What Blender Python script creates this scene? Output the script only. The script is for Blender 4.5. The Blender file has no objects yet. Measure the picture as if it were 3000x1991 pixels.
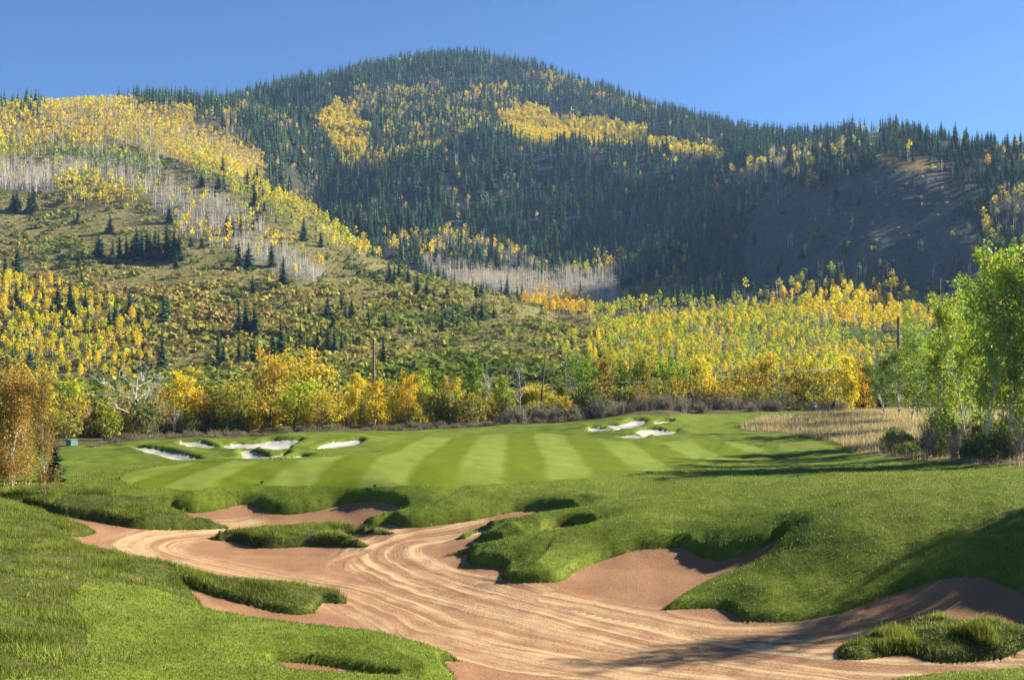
import bpy, math, random
import numpy as np
from mathutils import Vector, kdtree

rng = np.random.default_rng(11)
random.seed(11)
sc = bpy.context.scene
COL = sc.collection

# ------------------------------------------------------------------ camera, world, sun, exposure
F, CX, YH, ZC = 3000.0, 1500.0, 1050.0, 8.0      # focal length in photo pixels, centre column, eye-level row, eye height
cam = bpy.data.cameras.new('camera')
cam.sensor_width = 36.0
cam.lens = 36.0
cam.shift_y = (YH - 995.5) / 3000.0
cam.clip_start = 0.5
cam.clip_end = 9000
cam_o = bpy.data.objects.new('camera', cam)
cam_o.location = (0, 0, ZC)
cam_o.rotation_euler = (math.radians(90), 0, 0)
COL.objects.link(cam_o)
sc.camera = cam_o

SUN_EL, SUN_AZ = math.radians(28.5), math.radians(20)     # azimuth measured from the +X side towards +Y
sv = Vector((math.cos(SUN_AZ) * math.cos(SUN_EL), math.sin(SUN_AZ) * math.cos(SUN_EL), math.sin(SUN_EL)))
world = bpy.data.worlds.new('World')
sc.world = world
world.use_nodes = True
wn = world.node_tree
sky = wn.nodes.new('ShaderNodeTexSky')
sky.sky_type = 'NISHITA'
sky.sun_disc = False
sky.sun_elevation = SUN_EL
sky.sun_rotation = math.radians(90) - SUN_AZ
sky.altitude = 2000
sky.air_density = 1.0
sky.dust_density = 0.0
sky.ozone_density = 9.0
bg = wn.nodes['Background']
bg.inputs['Strength'].default_value = 0.05
wn.links.new(sky.outputs['Color'], bg.inputs['Color'])
sun = bpy.data.lights.new('sun', 'SUN')
sun.energy = 5.0
sun.angle = math.radians(0.55)
sun.color = (1.0, 0.94, 0.84)
sun_o = bpy.data.objects.new('sun', sun)
sun_o.rotation_euler = sv.to_track_quat('Z', 'Y').to_euler()
sun_o.location = sv * 300
COL.objects.link(sun_o)
vs = sc.view_settings
vs.view_transform = 'Standard'
vs.look = 'None'
vs.gamma = 1
vs.use_curve_mapping = False
vs.exposure = 1.65
cy = sc.cycles
cy.max_bounces = 5
cy.diffuse_bounces = 3
cy.transmission_bounces = 4
cy.glossy_bounces = 2
cy.transparent_max_bounces = 4
cy.volume_bounces = 0
cy.use_denoising = True
cy.sample_clamp_indirect = 4

# ------------------------------------------------------------------ maths helpers
def sstep(a, b, x):
    t = np.clip((x - a) / (b - a), 0, 1)
    return t * t * (3 - 2 * t)

_perm = np.random.default_rng(5).permutation(4096)
_val = np.random.default_rng(6).random(4096)
def vnoise(x, y, s=0):
    x = np.asarray(x, float) + s * 17.3; y = np.asarray(y, float) + s * 9.1
    xi = np.floor(x).astype(int); yi = np.floor(y).astype(int)
    fx = x - xi; fy = y - yi
    fx = fx * fx * (3 - 2 * fx); fy = fy * fy * (3 - 2 * fy)
    h = lambda a, b: _val[_perm[(_perm[a & 4095] + b) & 4095]]
    return (h(xi, yi) * (1 - fx) + h(xi + 1, yi) * fx) * (1 - fy) + (h(xi, yi + 1) * (1 - fx) + h(xi + 1, yi + 1) * fx) * fy
def fbm(x, y, o=4, s=0):
    r = 0; a = 0.5; t = 0
    for i in range(o):
        r = r + a * vnoise(x * 2 ** i, y * 2 ** i, s + i); t += a; a *= 0.5
    return r / t

class TPS:
    def __init__(self, pts, lam, sc_):
        P = np.array(pts, float); self.s = sc_
        self.p = P[:, :2] / sc_; n = len(P)
        K = self.k(self.p[:, None] - self.p[None]) + lam * np.eye(n)
        Q = np.c_[np.ones(n), self.p]
        A = np.block([[K, Q], [Q.T, np.zeros((3, 3))]])
        sol = np.linalg.solve(A, np.r_[P[:, 2], 0, 0, 0])
        self.w, self.a = sol[:n], sol[n:]
    @staticmethod
    def k(d):
        r2 = (d ** 2).sum(-1) + 1e-9
        return 0.5 * r2 * np.log(r2)
    def __call__(self, x, y):
        x = np.asarray(x, float); y = np.asarray(y, float); sh = x.shape
        q = np.c_[x.ravel(), y.ravel()] / self.s
        out = np.empty(len(q))
        for i in range(0, len(q), 40000):
            c = q[i:i + 40000]
            out[i:i + 40000] = self.k(c[:, None] - self.p[None]) @ self.w + self.a[0] + c @ self.a[1:]
        return out.reshape(sh)

def at(px, py, d):
    return ((px - CX) / F * d, d, ZC + (YH - py) / F * d)
def from_z(px, py, z):
    d = (ZC - z) * F / (py - YH)
    return ((px - CX) / F * d, d, z)
def proj(x, y, z):
    return CX + F * x / y, YH - F * (z - ZC) / y

def inpoly(px, py, poly):
    P = np.asarray(poly, float); px = np.asarray(px); py = np.asarray(py)
    r = np.zeros(px.shape, bool); j = len(P) - 1
    for i in range(len(P)):
        yi, yj, xi, xj = P[i, 1], P[j, 1], P[i, 0], P[j, 0]
        if yi != yj:
            r ^= ((yi > py) != (yj > py)) & (px < (xj - xi) * (py - yi) / (yj - yi) + xi)
        j = i
    return r

def catmull(P, n=4, closed=True):
    P = np.array(P, float); N = len(P); out = []
    rngi = range(N) if closed else range(N - 1)
    for i in rngi:
        g = (lambda k: P[k % N]) if closed else (lambda k: P[min(max(k, 0), N - 1)])
        p0, p1, p2, p3 = g(i - 1), g(i), g(i + 1), g(i + 2)
        for t in np.arange(n) / n:
            out.append(0.5 * (2 * p1 + (p2 - p0) * t + (2 * p0 - 5 * p1 + 4 * p2 - p3) * t * t + (3 * p1 - p0 - 3 * p2 + p3) * t ** 3))
    if not closed: out.append(P[-1])
    return np.array(out)

# ------------------------------------------------------------------ terrain: surveyed heights
NEAR = [from_z(*p) for p in [
    (1500, 1900, 0), (2000, 1960, 0), (1300, 1750, 0), (1700, 1760, 0), (1200, 1600, 0), (600, 1640, .1), (400, 1590, .2), (1000, 1700, 0),
    (2300, 1900, 0), (900, 1850, .1), (2600, 1960, 0), (3050, 1950, .1), (1500, 2150, 0), (2600, 2150, 0),
    (0, 1991, 1.9), (300, 1991, 1.1), (600, 1900, .6), (900, 1920, .4), (0, 1750, 1.5), (250, 1720, .8), (0, 1570, 1.0), (270, 1600, .3), (100, 1480, .8),
    (1200, 1950, .3), (-300, 1700, 2.0), (-300, 2100, 2.4), (0, 2200, 2.2), (600, 2150, 1.0), (140, 1450, .9), (-300, 1450, 1.2),
    (711, 1480, .75), (606, 1500, .45), (847, 1507, .4), (1063, 1474, .95), (1161, 1484, .85), (1178, 1495, .75), (1080, 1530, .3), (1000, 1525, .1), (700, 1530, .1),
    (1000, 1452, 1.1), (600, 1460, 1.1), (1400, 1448, 1.2), (1700, 1420, 1.25), (2000, 1382, 1.3), (350, 1470, .9),
    (1665, 1494, 1.0), (1500, 1505, .65), (1593, 1545, .8), (1390, 1556, .2), (1440, 1592, .3), (1720, 1541, .9), (1292, 1632, 0), (1474, 1675, .05),
    (1600, 1640, .85), (1800, 1560, 1.3), (1614, 1706, 0), (1771, 1640, .35), (1932, 1607, .8), (2106, 1640, .6), (2288, 1575, 1.5), (2100, 1690, .2), (2000, 1744, .15),
    (1940, 1787, 0), (2191, 1820, 0), (2381, 1812, .1), (2529, 1772, .4), (2762, 1697, 1.2), (2860, 1692, 1.35), (3000, 1738, 1.2), (2700, 1800, .15), (2930, 1790, .3),
    (2500, 1600, 1.7), (2800, 1550, 2.2), (3050, 1600, 2.2), (2360, 1425, 1.7), (2700, 1420, 2.4), (3050, 1420, 2.5), (2200, 1480, 1.6), (2000, 1500, 1.4),
    (2500, 1370, 1.1), (2900, 1375, 1.5), (2300, 1335, 1.2), (3300, 1400, 2.0),
    (1500, 1280, 1.0), (1000, 1300, .9), (500, 1385, 1.0), (300, 1330, .7), (200, 1400, .8), (2000, 1290, 1.35), (1700, 1262, 1.4), (2050, 1225, 1.9),
    (1400, 1258, .8), (800, 1285, .5), (200, 1320, .5), (-300, 1320, .6), (2440, 1213, 1.9), (2500, 1250, 1.7), (2900, 1330, 1.7), (2950, 1255, 2.2), (3300, 1300, 2.2)]]
tps_n = TPS(NEAR, 0.012, 20.0)
# local mounds: photo position, foot height, rise, radius across, radius along (metres)
MOUNDS = [from_z(a, b, c)[:2] + (h, r, q) for a, b, c, h, r, q in [
    (850, 1297, .9, .55, 4.2, 3.5), (560, 1303, .8, .35, 3, 3), (1040, 1296, .9, .35, 3, 3), (730, 1333, .9, .42, 3.2, 2.2), (880, 1345, .9, .3, 2, 1.6), (480, 1330, .8, .25, 3, 2),
    (1870, 1240, 1.5, .55, 4, 4), (1945, 1239, 1.5, .45, 3, 3), (1920, 1266, 1.4, .4, 3.5, 3), (1860, 1283, 1.3, .2, 2.5, 2), (2050, 1215, 1.8, .4, 8, 6)]]
def z_near(x, y):
    z = np.clip(tps_n(x, y), -0.6, 3.2)
    for mx, my, h, r, q in MOUNDS:
        z = z + h * np.exp(-((x - mx) / r) ** 2 - ((y - my) / q) ** 2)
    return z

far_l = lambda d: 1020 * (d / 1020) ** .7 if d < 1020 else d
far_m = lambda d: 700 * (d / 700) ** .8 if d < 700 else d
LEFT = [at(*p) for p in [(-600, 1228, 160), (0, 1228, 160), (700, 1228, 160), (1400, 1228, 160), (2100, 1228, 160), (2800, 1228, 160)]] + [at(p[0], p[1], far_l(p[2])) for p in [
    (-600, 1205, 140), (0, 1195, 150), (500, 1185, 150), (1000, 1160, 160), (1400, 1110, 180), (1700, 1065, 210), (1950, 1048, 240), (2300, 1050, 270),
    (-600, 1000, 240), (0, 1000, 240), (500, 1000, 240), (900, 965, 260), (1300, 965, 270), (1600, 990, 260),
    (0, 800, 370), (400, 790, 380), (800, 810, 380), (1100, 830, 385), (1350, 880, 350), (-600, 620, 540), (0, 620, 540), (400, 610, 560), (700, 635, 555),
    (900, 690, 540), (1100, 770, 490), (930, 645, 620), (1200, 775, 520), (1500, 890, 430), (1800, 1000, 330),
    (0, 480, 720), (350, 450, 780), (650, 500, 780), (800, 560, 760), (-600, 400, 900), (0, 325, 1020), (250, 305, 1080), (500, 305, 1130), (720, 310, 1200), (740, 420, 980),
    (950, 790, 770), (1250, 890, 640), (1550, 960, 520), (1850, 1040, 420), (2300, 1080, 420), (1100, 800, 900), (1400, 900, 900),
    (0, 600, 1500), (500, 560, 1600), (-600, 700, 1400), (1000, 700, 1500), (2500, 1150, 900)]]
MAIN = [at(*p) for p in [(0, 1228, 160), (700, 1228, 160), (1400, 1228, 160), (2100, 1228, 160), (2800, 1228, 160), (3600, 1228, 160)]] + [at(p[0], p[1], far_m(p[2])) for p in [
    (950, 760, 770), (1250, 850, 640), (1550, 905, 570), (1850, 930, 510), (2100, 925, 470), (2400, 900, 430), (2700, 895, 405), (3000, 865, 380), (3600, 840, 350),
    (1700, 1058, 230), (2000, 1055, 240), (2300, 1052, 240), (2700, 1060, 230), (3300, 1060, 230), (1900, 990, 350), (2300, 975, 350), (2600, 965, 340), (3000, 955, 320), (3600, 950, 330),
    (1050, 640, 880), (1500, 650, 880), (1900, 700, 800), (2200, 700, 670), (2500, 680, 520), (2800, 680, 470), (3100, 690, 420), (3600, 700, 380),
    (900, 480, 1080), (1200, 450, 1100), (1450, 400, 1080), (1600, 370, 1230), (1850, 440, 1090), (1900, 390, 1150), (2150, 490, 880), (2400, 488, 670), (2600, 474, 605), (2760, 488, 565), (2900, 528, 530), (3100, 578, 490),
    (2350, 470, 860), (2560, 475, 780), (2800, 490, 760), (2560, 440, 880),
    (500, 345, 1300), (750, 285, 1350), (900, 240, 1450), (1130, 200, 1550), (1350, 185, 1600), (1500, 195, 1580), (1600, 228, 1500), (1750, 275, 1430), (1900, 325, 1350), (2200, 395, 1150), (2400, 415, 1050), (2567, 402, 1000),
    (2700, 428, 950), (2850, 468, 900), (3000, 515, 850), (3500, 620, 800),
    (300, 600, 1500), (-600, 900, 1400), (300, 1000, 900), (-600, 1100, 700), (700, 500, 1900), (1350, 450, 2100), (1900, 550, 1900), (2560, 600, 1500), (3300, 700, 1300), (700, 1000, 560), (1100, 980, 480), (300, 1150, 400)]]
tps_l = TPS(LEFT, 0.004, 300.0)
tps_m = TPS(MAIN, 0.002, 300.0)
def hill_layers(x, y):
    x = np.asarray(x, float); y = np.asarray(y, float)
    xl = np.clip(x, -0.72 * y, 0.4 * y); xm = np.clip(x, -0.7 * y, 0.68 * y)
    n = (fbm(x / 90, y / 90, 4, 3) - .5) * sstep(150, 700, y)
    n2 = (fbm(x / 28, y / 28, 3, 8) - .5) * sstep(150, 500, y)
    l = tps_l(xl, y) + 12 * n + 5 * n2
    m = tps_m(xm, y) + 22 * n + 7 * n2
    return l, m
def z_all(x, y):
    x = np.asarray(x, float); y = np.asarray(y, float)
    zn = np.zeros(np.broadcast(x, y).shape); x, y = np.broadcast_arrays(x, y)
    near = y < 150
    w = sstep(112, 148, y)
    base = np.full(x.shape, -1.5)
    if near.any():
        base[near] = z_near(x[near], y[near]) * (1 - w[near]) - 1.5 * w[near]
    far = y > 118
    if far.any():
        l, m = hill_layers(x[far], y[far])
        k = np.clip(y[far] * 0.012, 1, 9)
        h = np.maximum(l, m) + k * np.log1p(np.exp(-np.abs(l - m) / k)) * 0.35
        wf = sstep(118, 175, y[far])
        base[far] = np.where(True, base[far] * (1 - wf) + np.maximum(h, -3) * wf, 0)
    return base

HD = np.geomspace(12, 1900, 900)
def hit(px, py, dmin=12, dmax=1900, fn=z_all):
    """first point where the sight line through a photo position meets the ground"""
    px = np.atleast_1d(np.asarray(px, float)); py = np.atleast_1d(np.asarray(py, float))
    D = HD[(HD >= dmin) & (HD <= dmax)]
    x = (px[:, None] - CX) / F * D; zr = ZC + (YH - py[:, None]) / F * D
    zt = fn(x, np.broadcast_to(D, x.shape)); f = zr - zt
    neg = f < 0; i = np.where(neg.any(1), neg.argmax(1), len(D) - 1); i = np.maximum(i, 1)
    r = np.arange(len(px)); a = f[r, i - 1]; b = f[r, i]
    t = np.clip(np.where(a != b, a / (a - b + 1e-12), 0), 0, 1)
    d = D[i - 1] + t * (D[i] - D[i - 1])
    xx = (px - CX) / F * d
    return np.c_[xx, d, fn(xx, d)]

# ------------------------------------------------------------------ geometry container
class Geo:
    def __init__(s):
        s.V, s.C, s.L, s.S, s.M, s.n = [], [], [], [], [], 0
    def add(s, V, faces, col=(1, 1, 1), mat=0):
        V = np.asarray(V, float).reshape(-1, 3); faces = np.asarray(faces, int)
        s.V.append(V); c = np.asarray(col, float)
        s.C.append(np.broadcast_to(c, V.shape).copy())
        s.L.append((faces + s.n).ravel()); s.S.append(np.full(len(faces), faces.shape[1])); s.M.append(np.full(len(faces), mat)); s.n += len(V)
        return s
    def fin(s):
        s.V = np.concatenate(s.V); s.C = np.concatenate(s.C); s.L = np.concatenate(s.L); s.S = np.concatenate(s.S); s.M = np.concatenate(s.M)
        return s
    def sub(s, m):
        """only the faces of one material"""
        keep = np.repeat(s.M == m, s.S); g = Geo()
        used, inv = np.unique(s.L[keep], return_inverse=True)
        g.V, g.C, g.L, g.S = s.V[used], s.C[used], inv, s.S[s.M == m]; g.M = np.zeros(len(g.S), int); g.n = len(used)
        return g

def to_mesh(name, V, L, S, M=None, C=None, smooth=False):
    me = bpy.data.meshes.new(name)
    me.vertices.add(len(V)); me.vertices.foreach_set('co', np.ascontiguousarray(V, np.float32).ravel())
    me.loops.add(len(L)); me.loops.foreach_set('vertex_index', np.ascontiguousarray(L, np.int32))
    me.polygons.add(len(S)); st = np.zeros(len(S), np.int32); st[1:] = np.cumsum(S)[:-1]
    me.polygons.foreach_set('loop_start', st)
    if M is not None: me.polygons.foreach_set('material_index', np.ascontiguousarray(M, np.int32))
    me.polygons.foreach_set('use_smooth', np.full(len(S), smooth))
    if C is not None:
        a = me.color_attributes.new('Col', 'FLOAT_COLOR', 'POINT')
        a.data.foreach_set('color', np.c_[C, np.ones(len(C))].astype(np.float32).ravel())
    me.update(calc_edges=True)
    return me

def link(name, me, mats=(), parent=None, loc=None, rz=0, scale=None, tint=None):
    o = bpy.data.objects.new(name, me); COL.objects.link(o)
    if me is not None and len(me.materials) == 0:
        for m in mats: me.materials.append(m)
    if parent is not None: o.parent = parent
    if loc is not None: o.location = loc
    o.rotation_euler.z = rz
    if scale is not None: o.scale = scale
    if tint is not None: o.color = tuple(tint) + (1,)
    return o
def tag(o, label=None, cat=None, group=None, kind=None):
    if label: o['label'] = label
    if cat: o['category'] = cat
    if group: o['group'] = group
    if kind: o['kind'] = kind
    return o
def gmesh(name, g, smooth=False): return to_mesh(name, g.V, g.L, g.S, g.M, g.C, smooth)

# ------------------------------------------------------------------ materials
def newmat(name):
    m = bpy.data.materials.new(name); m.use_nodes = True; nt = m.node_tree; nt.nodes.clear()
    out = nt.nodes.new('ShaderNodeOutputMaterial')
    return m, nt, out
def nd(nt, t, **kw):
    n = nt.nodes.new(t)
    for k, v in kw.items():
        if k.startswith('i_'):
            n.inputs[int(k[2:]) if k[2:].isdigit() else k[2:]].default_value = v
        else: setattr(n, k, v)
    return n
def mixc(nt, a, b, f, blend='MIX'):
    n = nt.nodes.new('ShaderNodeMix'); n.data_type = 'RGBA'; n.blend_type = blend
    for s, v in ((0, f), (6, a), (7, b)):
        if hasattr(v, 'is_linked'): nt.links.new(v, n.inputs[s])
        elif s == 0: n.inputs[0].default_value = v
        else: n.inputs[s].default_value = tuple(v) + (1,) if len(v) == 3 else v
    return n.outputs[2]
def ramp(nt, src, lo, hi):
    n = nd(nt, 'ShaderNodeMapRange'); n.inputs[1].default_value = lo; n.inputs[2].default_value = hi
    nt.links.new(src, n.inputs[0]); return n.outputs[0]
def mth(nt, op, a, b=0.0):
    n = nt.nodes.new('ShaderNodeMath'); n.operation = op
    for i, v in enumerate((a, b)):
        if hasattr(v, 'is_linked'): nt.links.new(v, n.inputs[i])
        else: n.inputs[i].default_value = v
    return n.outputs[0]
def noise(nt, vec, scale, detail=3, rough=.55):
    n = nd(nt, 'ShaderNodeTexNoise'); n.inputs['Scale'].default_value = scale; n.inputs['Detail'].default_value = detail; n.inputs['Roughness'].default_value = rough
    if vec is not None: nt.links.new(vec, n.inputs['Vector'])
    return n.outputs['Fac']
def gpos(nt): return nd(nt, 'ShaderNodeNewGeometry').outputs['Position']

def leaf_mat(name, trans=.45, gloss=.0, rough=.45):
    """thin leaf: colour = leaf colour attribute x colour of the individual plant"""
    m, nt, out = newmat(name); L = nt.links
    a = nd(nt, 'ShaderNodeVertexColor', layer_name='Col'); oi = nd(nt, 'ShaderNodeObjectInfo')
    c = mixc(nt, a.outputs['Color'], oi.outputs['Color'], 1.0, 'MULTIPLY')
    d = nd(nt, 'ShaderNodeBsdfDiffuse'); t = nd(nt, 'ShaderNodeBsdfTranslucent'); mx = nd(nt, 'ShaderNodeMixShader'); mx.inputs[0].default_value = trans
    L.new(c, d.inputs['Color']); L.new(mixc(nt, c, (1.0, 1.0, .8), 1.0, 'MULTIPLY'), t.inputs['Color'])
    L.new(d.outputs[0], mx.inputs[1]); L.new(t.outputs[0], mx.inputs[2])
    last = mx
    if gloss > 0:
        g = nd(nt, 'ShaderNodeBsdfGlossy'); g.inputs['Roughness'].default_value = rough
        fr = nd(nt, 'ShaderNodeFresnel'); fr.inputs['IOR'].default_value = 1.4
        m2 = nd(nt, 'ShaderNodeMixShader'); L.new(mth(nt, 'MULTIPLY', fr.outputs[0], gloss), m2.inputs[0])
        L.new(last.outputs[0], m2.inputs[1]); L.new(g.outputs[0], m2.inputs[2]); last = m2
    L.new(last.outputs[0], out.inputs['Surface'])
    return m
def plain_mat(name, c1, c2, scale=8, rough=.8, bump=.0, detail=4, stretch=None, spec=.2, lo=.35, hi=.65):
    m, nt, out = newmat(name); L = nt.links
    tc = nd(nt, 'ShaderNodeTexCoord').outputs['Object']
    if stretch:
        mp = nd(nt, 'ShaderNodeMapping'); mp.inputs['Scale'].default_value = stretch; L.new(tc, mp.inputs['Vector']); tc = mp.outputs[0]
    n = noise(nt, tc, scale, detail)
    p = nd(nt, 'ShaderNodeBsdfPrincipled'); p.inputs['Roughness'].default_value = rough; p.inputs['Specular IOR Level'].default_value = spec
    L.new(mixc(nt, c1, c2, ramp(nt, n, lo, hi)), p.inputs['Base Color'])
    if bump:
        b = nd(nt, 'ShaderNodeBump'); b.inputs['Strength'].default_value = bump; b.inputs['Distance'].default_value = .02
        L.new(n, b.inputs['Height']); L.new(b.outputs[0], p.inputs['Normal'])
    L.new(p.outputs[0], out.inputs['Surface'])
    return m

M_LEAF = leaf_mat('leaf', .42)
M_LEAFG = leaf_mat('glossy_leaf', .42, .05, .5)
M_NEEDLE = leaf_mat('needle', .12)
M_BLADE = leaf_mat('grass_blade', .45)
M_BARK = plain_mat('dark_bark', (.10, .07, .05), (.2, .16, .12), 6, .95, .4, stretch=(1, 1, .25))
M_PALE = plain_mat('pale_bark', (.20, .18, .15), (.62, .58, .5), 5, .85, .2, stretch=(1, 1, 2.2), lo=.36, hi=.5)
M_GREYB = plain_mat('weathered_branch', (.30, .27, .23), (.55, .51, .45), 4, .9)
M_TWIG = plain_mat('twig', (.15, .13, .09), (.32, .28, .2), 4, .9)
M_GPOLE = plain_mat('weathered_pole_wood', (.10, .085, .07), (.24, .2, .16), 9, .9, .3, stretch=(1, 1, .08))
M_POLE = plain_mat('pole_wood', (.16, .09, .05), (.30, .19, .11), 9, .9, .3, stretch=(1, 1, .08))

def turf_mat(name, dark, light, patch, sc1, bump=.5, fine=14, stripes=False):
    m, nt, out = newmat(name); L = nt.links; P = gpos(nt)
    c = mixc(nt, dark, light, ramp(nt, noise(nt, P, sc1, 4), .3, .7))
    c = mixc(nt, c, patch, mth(nt, 'MULTIPLY', ramp(nt, noise(nt, P, .21, 3), .5, .75), .55))
    fn = noise(nt, P, fine, 3, .7)
    c = mixc(nt, c, (.5, .56, .5), mth(nt, 'MULTIPLY', ramp(nt, fn, .6, .38), .8), 'MULTIPLY')
    c = mixc(nt, c, (.6, .66, .6), mth(nt, 'MULTIPLY', ramp(nt, noise(nt, P, 2.6, 4, .7), .58, .4), .6), 'MULTIPLY')
    rl = None
    if stripes:
        x = nd(nt, 'ShaderNodeSeparateXYZ'); L.new(P, x.inputs[0])
        wob = mth(nt, 'MULTIPLY', noise(nt, P, .3, 4), .9)
        s = mth(nt, 'SINE', mth(nt, 'MULTIPLY', mth(nt, 'ADD', mth(nt, 'ADD', x.outputs[0], 7.25), wob), math.pi / 2.42))
        rl = mth(nt, 'MULTIPLY', ramp(nt, s, -.3, .3), ramp(nt, noise(nt, P, .16, 4), .15, .5))
        c = mixc(nt, c, mixc(nt, (.115, .155, .008), (.195, .245, .04), rl), .8)
        c = mixc(nt, c, (.6, .66, .5), mth(nt, 'MULTIPLY', ramp(nt, fn, .62, .38), .35), 'MULTIPLY')
    p = nd(nt, 'ShaderNodeBsdfPrincipled'); p.inputs['Roughness'].default_value = .8; p.inputs['Specular IOR Level'].default_value = .04
    L.new(c, p.inputs['Base Color'])
    b = nd(nt, 'ShaderNodeBump'); b.inputs['Strength'].default_value = bump; b.inputs['Distance'].default_value = .06
    L.new(noise(nt, P, 9, 4, .75), b.inputs['Height']); L.new(b.outputs[0], p.inputs['Normal'])
    L.new(p.outputs[0], out.inputs['Surface'])
    return m
M_ROUGH = turf_mat('rough_turf', (.11, .145, .016), (.175, .218, .026), (.255, .255, .045), .8)
M_FAIR = turf_mat('mown_fairway', (.12, .15, .015), (.15, .18, .02), (.17, .19, .03), .5, .2, 10, True)
M_GREEN = turf_mat('putting_green_turf', (.15, .19, .02), (.18, .22, .025), (.19, .22, .03), .5, .15, 10)
M_TALLG = turf_mat('long_grass_soil', (.07, .085, .015), (.12, .125, .03), (.22, .16, .085), 1.2, .9, 8)
M_TANG = turf_mat('dry_grass_soil', (.16, .12, .06), (.26, .2, .1), (.3, .22, .12), .7, .8, 6)
M_SCRUB = turf_mat('scrub_soil', (.09, .085, .035), (.18, .14, .07), (.12, .12, .04), .5, .8, 5)

def dirt_mat():
    m, nt, out = newmat('gravelly_dirt'); L = nt.links; P = gpos(nt)
    def attr(n):
        a = nd(nt, 'ShaderNodeAttribute', attribute_name=n); return a.outputs['Fac']
    ts, td, tm = attr('track_s'), attr('track_d'), attr('track_m')
    td = mth(nt, 'ADD', td, mth(nt, 'MULTIPLY', noise(nt, P, .4, 3, .5), .55))
    cv = nd(nt, 'ShaderNodeCombineXYZ'); L.new(mth(nt, 'MULTIPLY', td, 2.3), cv.inputs[0]); L.new(mth(nt, 'MULTIPLY', ts, .06), cv.inputs[1])
    streak = noise(nt, cv.outputs[0], 1.0, 3, .6)
    cv2 = nd(nt, 'ShaderNodeCombineXYZ'); L.new(mth(nt, 'MULTIPLY', td, 14.), cv2.inputs[0]); L.new(mth(nt, 'MULTIPLY', ts, .3), cv2.inputs[1])
    tread = noise(nt, cv2.outputs[0], 1.0, 2, .5)
    gr = noise(nt, P, 20, 5, .85); big = noise(nt, P, .5, 4)
    red = mixc(nt, (.25, .122, .052), (.37, .198, .09), ramp(nt, big, .3, .7))
    red = mixc(nt, red, (.20, .11, .07), mth(nt, 'MULTIPLY', ramp(nt, gr, .54, .40), .85))
    red = mixc(nt, red, (.58, .40, .27), mth(nt, 'MULTIPLY', ramp(nt, gr, .57, .70), .75))
    tan = mixc(nt, (.43, .275, .13), (.58, .40, .205), ramp(nt, streak, .3, .7))
    tan = mixc(nt, tan, (.36, .23, .14), mth(nt, 'MULTIPLY', ramp(nt, tread, .42, .3), .3))
    f = mth(nt, 'MULTIPLY', tm, ramp(nt, mth(nt, 'ADD', mth(nt, 'ADD', streak, mth(nt, 'MULTIPLY', gr, .50)), mth(nt, 'MULTIPLY', noise(nt, P, .9, 4, .65), .40)), .86, 1.06))
    c = mixc(nt, red, tan, f)
    p = nd(nt, 'ShaderNodeBsdfPrincipled'); p.inputs['Roughness'].default_value = .95; p.inputs['Specular IOR Level'].default_value = .1
    L.new(c, p.inputs['Base Color'])
    h = mth(nt, 'ADD', mth(nt, 'MULTIPLY', noise(nt, P, 11, 5, .8), 1.0), mth(nt, 'MULTIPLY', mth(nt, 'MULTIPLY', streak, tm), 1.4))
    h = mth(nt, 'ADD', h, mth(nt, 'MULTIPLY', mth(nt, 'MULTIPLY', tread, tm), .5))
    b = nd(nt, 'ShaderNodeBump'); b.inputs['Strength'].default_value = .75; b.inputs['Distance'].default_value = .07
    L.new(h, b.inputs['Height']); L.new(b.outputs[0], p.inputs['Normal']); L.new(p.outputs[0], out.inputs['Surface'])
    return m
M_DIRT = dirt_mat()
M_SAND = plain_mat('white_sand', (.33, .305, .25), (.42, .39, .325), 3, .95, .4)

def hill_mat():
    m, nt, out = newmat('hillside_soil'); L = nt.links; P = gpos(nt)
    a = nd(nt, 'ShaderNodeVertexColor', layer_name='Col')
    c = mixc(nt, a.outputs['Color'], (.45, .5, .4), mth(nt, 'MULTIPLY', ramp(nt, noise(nt, P, .35, 5, .7), .6, .35), .8), 'MULTIPLY')
    c = mixc(nt, c, (.26, .17, .07), mth(nt, 'MULTIPLY', ramp(nt, noise(nt, P, .06, 5, .65), .52, .68), .22))
    p = nd(nt, 'ShaderNodeBsdfPrincipled'); p.inputs['Roughness'].default_value = 1; p.inputs['Specular IOR Level'].default_value = .05
    L.new(c, p.inputs['Base Color'])
    b = nd(nt, 'ShaderNodeBump'); b.inputs['Strength'].default_value = .9; b.inputs['Distance'].default_value = 1.2
    L.new(noise(nt, P, .45, 5, .75), b.inputs['Height']); L.new(b.outputs[0], p.inputs['Normal']); L.new(p.outputs[0], out.inputs['Surface'])
    return m
M_HILL = hill_mat()

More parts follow.
